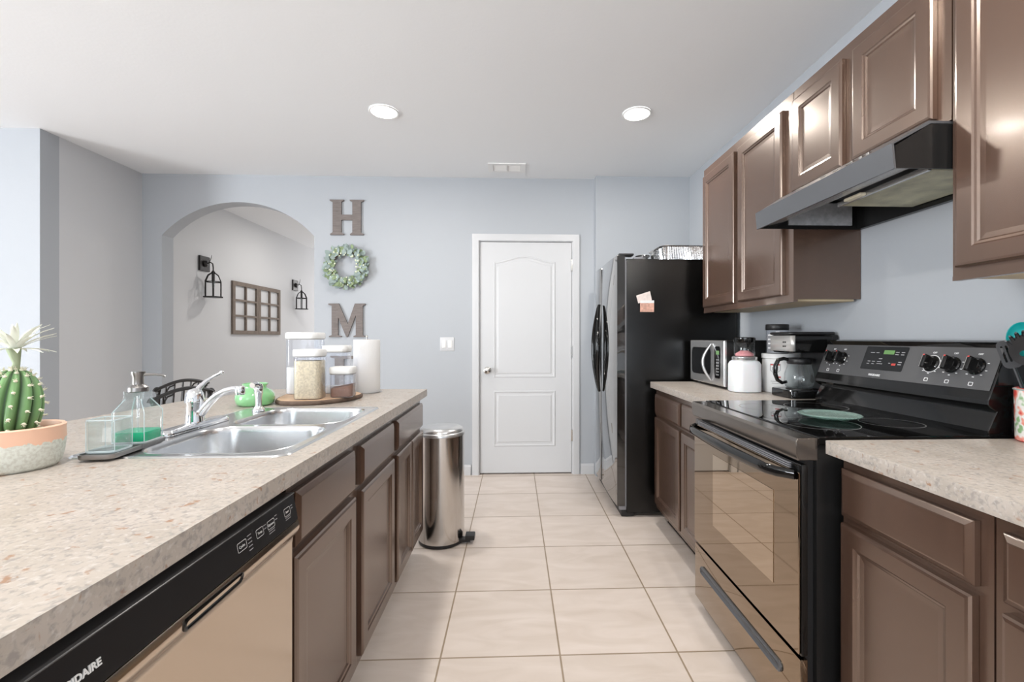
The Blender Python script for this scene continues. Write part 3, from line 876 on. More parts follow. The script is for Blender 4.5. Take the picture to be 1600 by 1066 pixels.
canister('tall clear canister with white lid half full of flour at the back', -1.005, 2.245, 0.146, 0.290, 0.10, 'flour', 0.125)
canister('clear white lidded canister full of oats at the front of the slab', -0.893, 2.035, 0.112, 0.215, 0.12, 'oats', 0.165)
canister('medium clear canister with white lid behind the brown sugar', -0.860, 2.255, 0.112, 0.228, 0.10, 'flour', 0.03)
canister('short clear canister of brown sugar with white lid', -0.772, 2.095, 0.098, 0.135, 0.12, 'brown_sugar', 0.048, True)

t = thing('paper_towel_roll', 'white paper towel roll standing upright at the island end', 'paper towels', (-0.777, 2.440, 0.9145))
MB().lathe([(0.064, 0), (0.067, 0.004), (0.067, 0.272), (0.065, 0.276), (0.022, 0.276), (0.0195, 0.27), (0.0195, 0.02)], (0, 0, 0), 40, caps=False).build('paper', 'paper', t, world=False, smooth=50)
MB().lathe([(0.0195, 0.001), (0.0195, 0.277), (0.0175, 0.277), (0.0175, 0.001)], (0, 0, 0), 24, caps=False).build('cardboard_core', 'cardboard', t, world=False)
MB().lathe([(0.078, 0.0), (0.078, 0.0012), (0, 0.0014)], (0, 0, -0.0003), 36).build('base', 'nickel', t, world=False)
MB().lathe([(0.004, 0.001), (0.004, 0.288), (0.007, 0.290), (0.005, 0.298), (0, 0.299)], (0, 0, 0), 12).build('rod', 'knob_nickel', t, world=False)


# ------------------------------------------------------------------ iron chairs
def chair(label, x, y, rz):
    t = thing('dining_chair', label, 'chair', (x, y, 0), rz=rz, group='wrought iron dining chairs beyond the island')
    H_ = 0.905; hw_ = 0.23
    # local: back plane along local Y, seat towards local -X
    for s in (-1, 1):
        MB().tube([(0.0, s * 0.20, 0.001), (0.0, s * 0.205, 0.45), (0.03, s * 0.215, 0.80), (0.035, s * 0.22, 0.865)], [0.012, 0.012, 0.011, 0.010], 8).build('leg', 'iron', t, world=False)
        MB().tube([(-0.40, s * 0.20, 0.001), (-0.40, s * 0.20, 0.44)], 0.011, 8).build('leg', 'iron', t, world=False)
    pts = [(0.035, -hw_ - 0.012, 0.862)] + [(0.035, -hw_ + 2 * hw_ * k / 14, 0.872 + 0.036 * math.sin(PI * k / 14)) for k in range(15)] + [(0.035, hw_ + 0.012, 0.862)]
    MB().tube(pts, 0.011, 8).build('top_rail', 'iron', t, world=False)
    for s in (-1, 1):
        sc = MB(); cp = []
        for k in range(15):
            a = k / 14 * 1.6 * PI; r_ = 0.026 - 0.012 * k / 14
            cp.append((0.035, s * (hw_ - 0.0 + r_ * math.cos(a)), 0.862 + r_ * math.sin(a) * 0.8))
        sc.tube(cp, 0.009, 7).build('scroll', 'iron', t, world=False)
    bs = MB()
    for k in range(1, 6):
        yy = -hw_ + 2 * hw_ * k / 6
        bs.tube([(0.0, yy, 0.50), (0.033, yy, 0.875 + 0.03 * math.sin(PI * k / 6))], 0.006, 6)
    for k in (1, 4):
        y0_ = -hw_ + 2 * hw_ * k / 6; y1_ = -hw_ + 2 * hw_ * (k + 1) / 6
        bs.tube([(0.032, y0_, 0.83), (0.033, y0_ + 0.01, 0.858), (0.033, y0_ + 0.03, 0.876), (0.033, y1_, 0.885)], 0.005, 6)
    bs.tube([(0.0, -0.205, 0.50), (0.0, 0.205, 0.50)], 0.008, 6)
    bs.build('back_bars', 'iron', t, world=False)
    MB().rings(rrect(-0.20, 0, 0.43, 0.44, 0.05), [(0.01, 0.44), (0, 0.45), (0, 0.475), (0.015, 0.485)]).build('seat', 'black_satin', t, world=False)
    return t


chair('black wrought iron chair with arched scroll back just beyond the island', -1.93, 2.70, 0.0)
chair('second black wrought iron chair half hidden behind the nearer one', -2.30, 3.22, 0.0)

# ------------------------------------------------------------------ trash can
t = thing('trash_can', 'tall round stainless steel step trash can at the island end', 'trash can', (-0.432, 2.735, 0.001))
MB().lathe([(0.128, 0.0), (0.133, 0.006), (0.133, 0.02)], (0, 0, 0), 56).build('base_ring', 'black_plastic', t, world=False)
MB().lathe([(0.1325, 0.02), (0.1325, 0.628)], (0, 0, 0), 64, caps=False).build('body', 'steel_can', t, world=False, smooth=60)
MB().lathe([(0.1325, 0.628), (0.1365, 0.630), (0.1365, 0.642), (0.131, 0.649), (0.128, 0.650)], (0, 0, 0), 64).build('rim', 'steel_satin', t, world=False, smooth=50)
MB().lathe([(0.128, 0.650), (0.125, 0.664), (0.10, 0.676), (0.05, 0.681), (0, 0.682)], (0, 0, 0), 64).build('lid', 'steel_satin', t, world=False, smooth=60)
MB().box(0.10, 0.175, -0.065, -0.02, 0.012, 0.028, 0.004).box(0.145, 0.20, -0.075, -0.01, 0.024, 0.052, 0.006).build('pedal', 'black_plastic', t, world=False)

# ------------------------------------------------------------------ refrigerator
FY0, FY1, FX, FS = 3.03, 3.84, 0.672, 3.58
t = thing('refrigerator', 'black side by side refrigerator with glossy doors against the right wall', 'refrigerator', (1.1, 3.43, 0))
MB().box(0.748, 1.50, FY0, FY1, 0.03, 1.728, 0.006, 2).build('body', 'black_fridge', t)
MB().box(0.738, 0.7475, FY0 + 0.006, FY1 - 0.006, 0.07, 1.72).build('gasket', 'gasket_grey', t, smooth=0)


def fdoor(y0, y1):
    # plan outline bowed slightly outwards, extruded in z
    pts = [(0.737, y0), (0.737, y1)]
    for k in range(13):
        f = k / 12; yy = y1 + (y0 - y1) * f
        bow = 0.010 * math.sin(PI * f) ** 0.6
        pts.append((FX + 0.012 - bow, yy))
    return MB().prism(pts, 0.075, 1.752, ID, 0.004).build('door', 'fridge_door', t, smooth=50)


fdoor(FY0, FS - 0.004); fdoor(FS + 0.004, FY1)
for sgn in (-1, 1):
    c = []
    for k in range(25):
        f = k / 24; z = 0.78 + 0.68 * f; q = math.sin(PI * f)
        c.append((FX - 0.006 - 0.030 * q ** 0.7, FS + sgn * (0.012 + 0.085 * q), z))
    MB().tube(c, [0.007 + 0.006 * math.sin(PI * k / 24) for k in range(25)], 10, sq=(1.3, 0.8)).build('handle', 'black_gloss', t, smooth=50)
MB().box(0.70, 0.80, FY0 + 0.01, FY0 + 0.09, 1.753, 1.766, 0.004).build('hinge_cover', 'black_plastic', t)
MB().box(0.70, 0.80, FY1 - 0.09, FY1 - 0.01, 1.753, 1.766, 0.004).build('hinge_cover', 'black_plastic', t)
MB().box(0.80, 0.86, FY0 + 0.012, FY0 + 0.05, 1.7285, 1.742, 0.004).build('hinge_cap', 'gasket_grey', t)
MB().box(0.715, 0.80, FY0 + 0.01, FY1 - 0.01, 0.004, 0.068, 0.004).build('kick_grille', 'black_plastic', t)
MB().box(0.70, 0.745, FY0 + 0.002, FY0 + 0.03, 0.05, 0.073, 0.003).build('foot_bracket', 'gasket_grey', t)
# papers on the side
FYm = lambda u, v, w_: (u, FY0 - 0.0006 - w_, v)
pc = MB().prism([(0.812, 1.482), (0.905, 1.512), (0.918, 1.452), (0.826, 1.430)], 0, 0.0015, FYm)
p1 = pc.build('magnet_card', 'photo_white', None, smooth=0)
tag(p1, 'tilted pink and white card magnet, upper of two on the fridge side', 'magnet card', 'cards on the fridge side')
pc = MB().prism(rect(0.838, 0.932, 1.373, 1.450), 0.0018, 0.0033, FYm)
p2 = pc.build('magnet_card', 'photo_pink', None, smooth=0)
tag(p2, 'rectangular pink patterned card magnet below the tilted one on the fridge', 'magnet card', 'cards on the fridge side')
MB().box(0.838, 0.932, FY0 - 0.0049, FY0 - 0.004, 1.432, 1.450).build('white_band', 'white_plastic', p2, smooth=0)


# foil pans
def foil_pan(label, x, y, w_, d_, h_, rz):
    t = thing('foil_pan', label, 'foil pan', (x, y, 1.7295), rz=rz, group='aluminium foil pans on the fridge')
    o = rrect(0, 0, w_, d_, 0.045, 6); fine = []
    for i in range(len(o)):
        a, b = o[i], o[(i + 1) % len(o)]; L_ = math.dist(a, b); k = max(1, int(L_ / 0.006))
        for j in range(k): fine.append((a[0] + (b[0] - a[0]) * j / k, a[1] + (b[1] - a[1]) * j / k))
    mb = MB(); prev = None
    for (ins, z, amp) in ((0.026, 0.0, 0.0), (0.020, 0.004, 0.0022), (0.004, h_ - 0.010, 0.003), (0.0, h_ - 0.002, 0.0)):
        p = offset_poly(fine, ins); ring = []
        for i, q in enumerate(p):
            r_ = 1 + (amp / max(0.05, math.hypot(*q))) * (1 if i % 2 else -1)
            ring.append(mb.v((q[0] * r_, q[1] * r_, z)))
        if prev:
            for i in range(len(ring)): mb.bm.faces.new((prev[i], prev[(i + 1) % len(ring)], ring[(i + 1) % len(ring)], ring[i]))
        else: mb.bm.faces.new(list(reversed(ring)))
        prev = ring
    mb.build('pan', 'foil', t, world=False, smooth=25)
    rm = MB().rings(o, [(0.001, h_ - 0.004), (-0.009, h_ - 0.005), (-0.012, h_ - 0.001), (-0.009, h_ + 0.003), (0.001, h_ - 0.001)], cap0=False, cap1=False)
    rm.build('rolled_rim', 'foil', t, world=False, smooth=50)
    return t


foil_pan('large crinkled aluminium foil roasting pan on top of the fridge', 1.22, 3.26, 0.42, 0.30, 0.105, 0.05)
foil_pan('smaller foil pan beside the large one on top of the fridge', 0.955, 3.42, 0.085, 0.22, 0.075, -0.12)

# ------------------------------------------------------------------ range (stove)
S0, S1 = 1.268, 2.035
t = thing('range', 'black freestanding electric range with glass cooktop and back control panel', 'range', (1.15, (S0 + S1) / 2, 0))
MB().box(0.862, 1.50, S0 + 0.006, S1 - 0.006, 0.05, 0.895).build('body', 'black_satin', t, smooth=0)
MB().box(0.835, 0.8615, S0 + 0.022, S1 - 0.022, 0.06, 0.852).build('front_frame', 'black_plastic', t, smooth=0)
rm = MB().prism([(0.805, 0.851), (0.800, 0.862), (0.797, 0.905), (0.803, 0.914), (0.861, 0.914), (0.861, 0.851)], S0, S1, XYp, 0.002)
rm.build('front_rail', 'range_rail', t, smooth=30)
MB().box(0.862, 1.375, S0, S1, 0.8955, 0.9175, 0.005, 3).build('cooktop', 'black_glass', t)
# door
MB().box(0.815, 0.834, S0 + 0.003, S1 - 0.003, 0.292, 0.838, 0.004, 2).build('oven_door', 'black_gloss', t)
dg = [o for o in t.children if o.name.startswith('oven_door')][-1]
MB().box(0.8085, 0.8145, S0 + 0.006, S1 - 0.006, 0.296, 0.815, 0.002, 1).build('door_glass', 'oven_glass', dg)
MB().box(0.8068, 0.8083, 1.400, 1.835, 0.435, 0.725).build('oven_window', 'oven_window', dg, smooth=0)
vs_ = MB()
for k in range(3): vs_.box(0.8082, 0.8145, S0 + 0.05, S1 - 0.05, 0.8175 + 0.0062 * k, 0.8205 + 0.0062 * k)
vs_.build('vent_slot', 'gasket_grey', dg, smooth=0)
hp = []
for k in range(21):
    f = k / 20; yy = S0 + 0.02 + (S1 - S0 - 0.04) * f; e_ = min(f, 1 - f) / 0.10; e_ = min(1, e_)
    hp.append((0.806 - 0.042 * math.sin(e_ * PI / 2) - 0.006 * math.sin(PI * f), yy, 0.806 - 0.004 * math.sin(PI * f)))
MB().tube(hp, [0.010 + 0.004 * math.sin(PI * k / 20) for k in range(21)], 14, sq=(1.45, 0.8)).build('handle', 'black_gloss', dg, smooth=50)
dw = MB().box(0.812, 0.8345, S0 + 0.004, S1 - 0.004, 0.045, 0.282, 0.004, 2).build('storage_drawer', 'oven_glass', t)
MB().rings(rrect(1.66, 0.195, 0.60, 0.034, 0.016, 5), [(0, 0.0), (0, 0.006), (0.004, 0.009), (0.010, 0.004), (0.013, 0.002)], RGT(0.8118)).build('drawer_grip', 'hood_front', dw)
for (fx, fy) in ((0.88, S0 + 0.06), (0.88, S1 - 0.10), (1.44, S0 + 0.06), (1.44, S1 - 0.06)):
    MB().lathe([(0.018, 0), (0.018, 0.012), (0.008, 0.016), (0.008, 0.049)], (fx, fy, 0.001), 14).build('foot', 'iron', t)
# burner rings
for (bx, by, r_) in ((1.005, 1.475, 0.115), (1.015, 1.835, 0.09), (1.235, 1.835, 0.115), (1.25, 1.475, 0.09)):
    rb = MB(); a = circ(bx, by, r_, 56); b = circ(bx, by, r_ - 0.002, 56)
    va = [rb.v((*p, 0.9178)) for p in a]; vb = [rb.v((*p, 0.9178)) for p in b]
    for i in range(56): rb.bm.faces.new((va[i], va[(i + 1) % 56], vb[(i + 1) % 56], vb[i]))
    rb.build('burner_ring', 'ring_line', t, smooth=0)
# backguard
bgp = [(1.370, 0.896), (1.366, 0.93), (1.392, 0.985), (1.372, 0.998), (1.366, 1.006), (1.366, 1.018), (1.376, 1.042), (1.425, 1.172), (1.435, 1.186), (1.452, 1.192), (1.505, 1.192), (1.505, 0.896)]
MB().prism(bgp, S0 + 0.002, S1 - 0.002, XYp, 0.002).build('backguard', 'black_gloss', t, smooth=20)
bgo = [o for o in t.children if o.name.startswith('backguard')][-1]
NF = Vector((-0.130, 0, 0.049)).normalized(); UF = Vector((0.049, 0, 0.130)).normalized()


def bgm(y, h):   # a point on the sloped control face, h from its lower edge
    return Vector((1.376, y, 1.042)) + UF * h


BG = lambda y0_, h0_, off=0.0: (lambda u, v, w_: tuple(bgm(y0_ - u, h0_ + v) + NF * (w_ + off)))
MB().prism(rect(-(S1 - S0) / 2 + 0.008, (S1 - S0) / 2 - 0.008, -0.0665, 0.0665), 0.0004, 0.0016, BG((S0 + S1) / 2, 0.0695)).build('control_face', 'panel_grey', bgo, smooth=0)
MB().prism(rrect(0, 0, 0.195, 0.094, 0.004, 2), 0.0018, 0.0030, BG(1.690, 0.084)).build('display_panel', 'black_glass', bgo, smooth=0)
MB().prism(rect(-0.024, 0.024, -0.008, 0.008), 0.0032, 0.0040, BG(1.672, 0.109)).build('clock_display', 'green_display', bgo, smooth=0)
mk = MB()
for (dy, dh, wd) in ((0.06, 0.022, 0.02), (0.035, 0.022, 0.014), (0.064, -0.014, 0.014), (0.042, -0.014, 0.014), (0.066, -0.024, 0.012), (0.042, -0.024, 0.012),
                     (0.012, -0.002, 0.016), (0.014, -0.014, 0.02), (0.010, -0.022, 0.026), (-0.035, 0.025, 0.008), (-0.055, 0.026, 0.016), (-0.055, 0.017, 0.016),
                     (-0.08, 0.026, 0.014), (-0.08, 0.017, 0.014), (-0.035, -0.018, 0.008), (-0.08, -0.012, 0.014), (-0.08, -0.021, 0.014)):
    mk.prism(rect(-wd / 2, wd / 2, -0.0014, 0.0014), 0.0031, 0.0035, BG(1.690 + dy, 0.084 + dh))
mk.build('panel_marks', 'grey_print', bgo, smooth=0)
MB().prism(rect(-0.009, 0.009, -0.004, 0.004), 0.0031, 0.0036, BG(1.635, 0.062)).build('cancel_mark', 'red_print', bgo, smooth=0)
xd = (0, -1, 0)
lettering('FRIGIDAIRE', 0.011, bgm(1.735, 0.012) + NF * 0.002, xd, UF, 'white_print', bgo, bold=0.0003)
for (ky, ang) in ((1.968, 0.0), (1.905, 0.1), (1.487, 0.0), (1.413, 0.0), (1.336, 0.0)):
    big = ky in (1.968, 1.905)
    k = MB().lathe([(0.027, 0.0018), (0.027, 0.006), (0.0235, 0.009), (0.021, 0.020), (0.0, 0.021)], (0, 0, 0), 28, mp=BG(ky, 0.075)).build('knob', 'black_gloss', bgo)
    MB().rings(rrect(0, 0, 0.013, 0.047, 0.005, 3), [(0, 0.018), (0, 0.034), (0.003, 0.037)], BG(ky, 0.075)).build('grip', 'black_gloss', k)
    MB().prism(rect(-0.003, 0.003, 0.018, 0.0225), 0.0365, 0.0375, BG(ky, 0.075)).build('indicator', 'red_print', k, smooth=0)
    MB().prism(rect(-0.0078, -0.0066, -0.020, 0.020), 0.021, 0.034, BG(ky, 0.075)).build('grip_trim', 'coffee_silver', k, smooth=0)
    lettering('OFF', 0.0085, bgm(ky, 0.112) + NF * 0.002, xd, UF, 'white_print', bgo, align='CENTER')
    mm = MB()
    for a in (20, -20, -50, 200, 230, 270):
        p_ = (0.034 * math.cos(R(a)), 0.034 * math.sin(R(a)))
        mm.prism(rect(p_[0] - 0.003, p_[0] + 0.003, p_[1] - 0.0012, p_[1] + 0.0012), 0.0018, 0.0024, BG(ky, 0.075))
    o1 = rrect(0, -0.056, 0.014, 0.012, 0.002, 2)
    mm.plate(o1, [offset_poly(o1, 0.0018)], 0.0018, 0.0024, BG(ky, 0.075))
    mm.build('dial_marks', 'white_print', bgo, smooth=0)
a = circ(0, 0, 0.031, 30); rb = MB()
rb.plate(a, [offset_poly(a, 0.0018)], 0.0018, 0.0024, BG(1.487, 0.075)); rb.build('dial_ring', 'white_print', bgo, smooth=0)

t = thing('glass_plate', 'round greenish glass plate lying on the far burners of the range', 'plate', (1.09, 1.545, 0.919))
MB().lathe([(0.088, 0.012), (0.094, 0.014), (0.096, 0.017), (0.093, 0.019), (0.075, 0.008), (0.04, 0.003), (0.0, 0.002)], (0, 0, 0), 56).build('glass', 'teal_glass', t, world=False, smooth=60)

# ------------------------------------------------------------------ range hood
H0, H1 = 1.238, 1.952
t = thing('range_hood', 'black under cabinet range hood with sloped front lip', 'range hood', (1.30, (H0 + H1) / 2, 1.67))
lipx = 1.055
MB().prism([(1.055, 1.672), (1.048, 1.742), (1.054, 1.7445), (1.061, 1.672)], H0 - 0.004, H1 + 0.004, XYp).build('front_lip', 'hood_front', t, smooth=0)
MB().prism([(1.055, 1.7445), (1.056, 1.741), (1.165, 1.801), (XR - 0.004, 1.801), (XR - 0.004, 1.8085), (1.158, 1.8085)], H0, H1, XYp).build('top_shell', 'hood_front', t, smooth=0)
sd_ = [(1.062, 1.674), (1.062, 1.737), (1.163, 1.799), (XR - 0.004, 1.799), (XR - 0.004, 1.674)]
MB().prism(sd_, H0, H0 + 0.003, XYp).build('side_panel', 'black_satin', t, smooth=0)
MB().prism(sd_, H1 - 0.003, H1, XYp).build('side_panel', 'black_satin', t, smooth=0)
MB().box(1.50, XR - 0.005, H0 + 0.004, H1 - 0.004, 1.674, 1.797).build('rear_panel', 'black_satin', t, smooth=0)
MB().prism([(1.064, 1.678), (1.062, 1.690), (1.17, 1.715), (1.17, 1.703)], H0 + 0.004, H1 - 0.004, XYp).build('inner_lip', 'steel_satin', t, smooth=0)
MB().box(1.19, 1.47, H1 - 0.012, H1 - 0.0045, 1.69, 1.785).build('foil_patch', 'foil_tape', t, smooth=0)
ft = MB().box(1.215, 1.49, 1.29, 1.66, 1.690, 1.699, 0.002, 1).build('grease_filter', 'filter_mesh', t)
MB().box(1.203, 1.2135, 1.288, 1.662, 1.688, 1.703).build('filter_edge', 'steel_satin', ft, smooth=0)
MB().box(1.18, 1.202, 1.52, 1.60, 1.688, 1.698, 0.002, 1).build('clip', 'lens_cream', t)
MB().prism([(1.085, 1.712), (1.18, 1.722), (1.18, 1.760), (1.085, 1.735)], 1.52, 1.86, XYp, 0.004).build('lamp_housing', 'steel_satin', t, smooth=30)
sw = MB()
for y_ in (1.40, 1.46, 1.52):
    sw.box(1.047, 1.051, y_ - 0.012, y_ + 0.012, 1.7452, 1.7495, 0.001, 1)
for y_ in (1.37, 1.40, 1.44):
    sw.box(1.085, 1.10, y_ - 0.006, y_ + 0.006, 1.757, 1.772, 0.002, 1)
sw.build('switch', 'knob_nickel', t)

# ------------------------------------------------------------------ microwave
mx0, my0, mx1, my1 = 1.153, 2.475, 1.161, 2.975
t = thing('microwave', 'stainless steel countertop microwave with curved handle beside the fridge', 'microwave', (1.155, 2.475, 0.9145))
# local frame: u along face (+y), depth +x
W_, Dp, Hh = 0.485, 0.33, 0.272
MB().box(0.012, Dp, 0.003, W_, 0.012, Hh, 0.006).build('case', 'black_satin', t, world=False)
LM = lambda u, v, w_: (0.012 - w_, u, v)
MB().rings(rect(0.003, W_, 0.014, Hh - 0.002), [(0, 0), (0, 0.010), (0.006, 0.015)], LM).build('front_face', 'steel_satin', t, world=False, smooth=0)
MB().rings(rrect(0.315, 0.145, 0.285, 0.165, 0.03, 5), [(0, 0.0148), (0.003, 0.0165)], LM).build('window', 'black_glass', t, world=False, smooth=0)
MB().rings(rrect(0.085, 0.145, 0.08, 0.185, 0.02, 5), [(0, 0.0148), (0.003, 0.0165)], LM).build('keypad', 'black_glass', t, world=False, smooth=0)
kp = MB()
for r_ in range(6):
    for c in range(2): kp.box(-0.0052, -0.0048, 0.065 + 0.018 * c, 0.075 + 0.018 * c, 0.072 + 0.017 * r_, 0.079 + 0.017 * r_)
kp.build('key_marks', 'grey_print', t, world=False, smooth=0)
MB().box(-0.0052, -0.0046, 0.060, 0.098, 0.190, 0.212).build('clock_display', 'green_display', t, world=False, smooth=0)
hp = [(-0.004 - 0.042 * math.sin(PI * k / 16), 0.165 + 0.02 * math.sin(PI * k / 16), 0.035 + 0.215 * k / 16) for k in range(17)]
MB().tube(hp, [0.006 + 0.006 * math.sin(PI * k / 16) for k in range(17)], 10, sq=(0.8, 1.5)).build('handle', 'steel_satin', t, world=False, smooth=50)
for (fx, fy) in ((0.04, 0.04), (0.04, 0.44), (0.29, 0.04), (0.29, 0.44)):
    MB().lathe([(0.012, 0), (0.012, 0.0125)], (fx, fy, 0), 12).build('foot', 'black_plastic', t, world=False)

# jars by the microwave
t = thing('plastic_canister', 'cloudy white plastic canister with silver lid beside the microwave', 'canister', (1.222, 2.39, 0.9145))
MB().rings(rrect(0, 0, 0.150, 0.135, 0.045, 8), [(0.010, 0), (0.002, 0.003), (0, 0.012), (0.001, 0.145), (0.008, 0.158), (0.020, 0.166)]).build('container', 'milky', t, world=False, smooth=50)
MB().rings(rrect(0, 0, 0.118, 0.103, 0.04, 8), [(0.003, 0.1662), (0, 0.170), (0, 0.184), (0.004, 0.187)]).build('lid', 'steel_satin', t, world=False, smooth=50)
t = thing('small_glass_jar', 'small clear jar of pink packets stacked on the white canister', 'jar', (1.222, 2.39, 1.102))
MB().lathe([(0.050, 0.0), (0.052, 0.004), (0.052, 0.072), (0.047, 0.080)], (0, 0, 0), 32).build('glass', 'glass', t, world=False, smooth=50)
MB().lathe([(0.046, 0.003), (0.045, 0.014), (0.02, 0.030), (0, 0.027)], (0, 0, 0), 20).build('packets', 'pink_packet', t, world=False)
MB().lathe([(0.052, 0.0735), (0.054, 0.078), (0.054, 0.097), (0.050, 0.100), (0, 0.101)], (0, 0, 0), 32).build('lid', 'black_gloss', t, world=False, smooth=50)

t = thing('protein_tub', 'white plastic tub with red shield logo behind the coffee maker', 'tub', (1.405, 2.375, 0.9145))
MB().lathe([(0.080, 0.0), (0.084, 0.006), (0.084, 0.170), (0.080, 0.176)], (0, 0, 0), 44).build('tub', 'white_plastic', t, world=False, smooth=50)
MB().lathe([(0.084, 0.176), (0.088, 0.178), (0.088, 0.200), (0.085, 0.203), (0, 0.203)], (0, 0, 0), 44).build('lid', 'white_plastic', t, world=False, smooth=50)
th0 = math.atan2(-2.375, -1.405)   # towards the camera


def on_tub(u, v, w_):
    a = th0 - 0.25 - u / 0.0862
    return (0.0864 * math.cos(a) + w_ * math.cos(a), 0.0864 * math.sin(a) + w_ * math.sin(a), v)


def tub_strip(pts, wd, m, name):
    mb = MB()
    for (a, b) in zip(pts, pts[1:]):
        d = Vector((b[0] - a[0], b[1] - a[1])); nn = Vector((-d.y, d.x)).normalized() * wd / 2
        for sg in range(4):
            p = Vector(a) + d * sg / 4; q = Vector(a) + d * (sg + 1) / 4
            mb.bm.faces.new([mb.v(on_tub(p.x - nn.x, p.y - nn.y, 0)), mb.v(on_tub(q.x - nn.x, q.y - nn.y, 0)), mb.v(on_tub(q.x + nn.x, q.y + nn.y, 0)), mb.v(on_tub(p.x + nn.x, p.y + nn.y, 0))])
    return mb.build(name, m, t, world=False, smooth=0, recalc=False)


tub_strip([(-0.024, 0.150), (0.024, 0.150), (0.024, 0.118), (0.0, 0.098), (-0.024, 0.118), (-0.024, 0.150)], 0.0025, 'grey_print', 'shield_outline')
tub_strip([(-0.022, 0.146), (0.022, 0.146)], 0.006, 'red_print', 'shield_band')
tub_strip([(-0.013, 0.138), (-0.013, 0.116), (0.0, 0.132), (0.0, 0.112), (0.013, 0.134), (0.013, 0.116)], 0.003, 'grey_print', 'shield_mark')
tub_strip([(-0.026, 0.083), (0.002, 0.083)], 0.007, 'red_print', 'label_line')
tub_strip([(-0.026, 0.060), (0.022, 0.060)], 0.002, 'grey_print', 'label_line')
tub_strip([(-0.026, 0.050), (0.016, 0.050)], 0.002, 'grey_print', 'label_line')
t = thing('spice_jar', 'clear jar with black lid and white labels standing on the white tub', 'jar', (1.385, 2.365, 1.118))
MB().lathe([(0.050, 0.0), (0.053, 0.004), (0.053, 0.122), (0.048, 0.128)], (0, 0, 0), 32).build('glass', 'clear_plastic', t, world=False, smooth=50)
MB().lathe([(0.048, 0.003), (0.0485, 0.095), (0, 0.10)], (0, 0, 0), 24).build('contents', 'outlet_grey', t, world=False)
MB().lathe([(0.053, 0.122), (0.056, 0.125), (0.056, 0.150), (0.053, 0.153), (0, 0.153)], (0, 0, 0), 32).build('lid', 'black_plastic', t, world=False, smooth=50)
lb = MB()
for (a0, z0, z1, da) in ((-0.75, 0.025, 0.033, .5), (-0.75, 0.048, 0.056, .5), (-0.75, 0.070, 0.078, .5), (-0.75, 0.092, 0.100, .5), (0.0, 0.01, 0.115, .32)):
    for q in range(3):
        aa = th0 - a0 * -1 + (q - 1) * da / 3; ab = aa + da / 3
        lb.bm.faces.new([lb.v((0.0535 * math.cos(aa), 0.0535 * math.sin(aa), z0)), lb.v((0.0535 * math.cos(ab), 0.0535 * math.sin(ab), z0)),
                         lb.v((0.0535 * math.cos(ab), 0.0535 * math.sin(ab), z1)), lb.v((0.0535 * math.cos(aa), 0.0535 * math.sin(aa), z1))])
lb.build('label', 'white_print', t, world=False, smooth=0, recalc=False)

# coffee maker
t = thing('coffee_maker', 'black and silver drip coffee maker with glass carafe next to the range', 'coffee maker', (1.395, 2.175, 0.9145))
# local: front towards -x, width in y
MB().prism(rrect(0.005, 0.0, 0.225, 0.185, 0.03, 5), 0, 0.038, ID, 0.004).build('base', 'black_gloss', t, world=False, smooth=40)
MB().lathe([(0.058, 0.038), (0.058, 0.041), (0, 0.0415)], (-0.012, 0, 0), 32).build('warming_plate', 'iron', t, world=False)
MB().box(0.052, 0.122, -0.088, 0.088, 0.0385, 0.300, 0.012).build('water_tank', 'black_plastic', t, world=False)
MB().prism(rrect(0.0, 0.0, 0.205, 0.180, 0.02, 6), 0.215, 0.300, ID, 0.008).build('brew_head', 'black_gloss', t, world=False, smooth=40)
MB().prism(rrect(0.0, 0.0, 0.23, 0.184, 0.025, 6), 0.3005, 0.313, ID, 0.004).build('lid', 'black_plastic', t, world=False, smooth=40)
ring = [p for p in rrect(0.0, 0.0, 0.212, 0.187, 0.016, 6) if p[0] < -0.03]
fp = MB()
cc = sorted(ring, key=lambda p: math.atan2(p[1], -p[0]))
lo_ = [fp.v((p[0], p[1], 0.222)) for p in cc]; hi_ = [fp.v((p[0], p[1], 0.296)) for p in cc]
for i in range(len(cc) - 1): fp.bm.faces.new((lo_[i], lo_[i + 1], hi_[i + 1], hi_[i]))
fpo = fp.build('front_plate', 'coffee_silver', t, world=False, smooth=50)
sm = fpo.modifiers.new('thickness', 'SOLIDIFY'); sm.thickness = 0.003; sm.offset = 0
bt = MB()
for (z_) in (0.245, 0.265):
    for y_ in (-0.03, -0.045): bt.box(-0.1100, -0.1075, y_ - 0.004, y_ + 0.004, z_ - 0.003, z_ + 0.003)
bt.build('button', 'iron', t, world=False, smooth=0)
ca = thing('carafe', None, None, (0, 0, 0)); ca.parent = t
del_keys = [k for k in ca.keys()]
MB().lathe([(0.048, 0.0425), (0.060, 0.050), (0.0665, 0.075), (0.064, 0.11), (0.054, 0.145), (0.050, 0.160)], (-0.012, 0, 0), 40).build('glass', 'glass_edge', ca, world=False, smooth=60)
MB().lathe([(0.050, 0.158), (0.053, 0.162), (0.055, 0.182), (0.050, 0.188), (0, 0.190)], (-0.012, 0, 0), 36).build('carafe_lid', 'black_plastic', ca, world=False, smooth=50)
hd = [(-0.060, 0.006, 0.178), (-0.082, 0.010, 0.184), (-0.107, 0.014, 0.178), (-0.120, 0.016, 0.150), (-0.122, 0.016, 0.110), (-0.112, 0.014, 0.080), (-0.090, 0.010, 0.066), (-0.070, 0.006, 0.072)]
MB().tube(hd, [0.009, 0.010, 0.011, 0.011, 0.011, 0.010, 0.009, 0.008], 10, sq=(0.9, 1.2)).build('handle', 'black_gloss', ca, world=False, smooth=60)

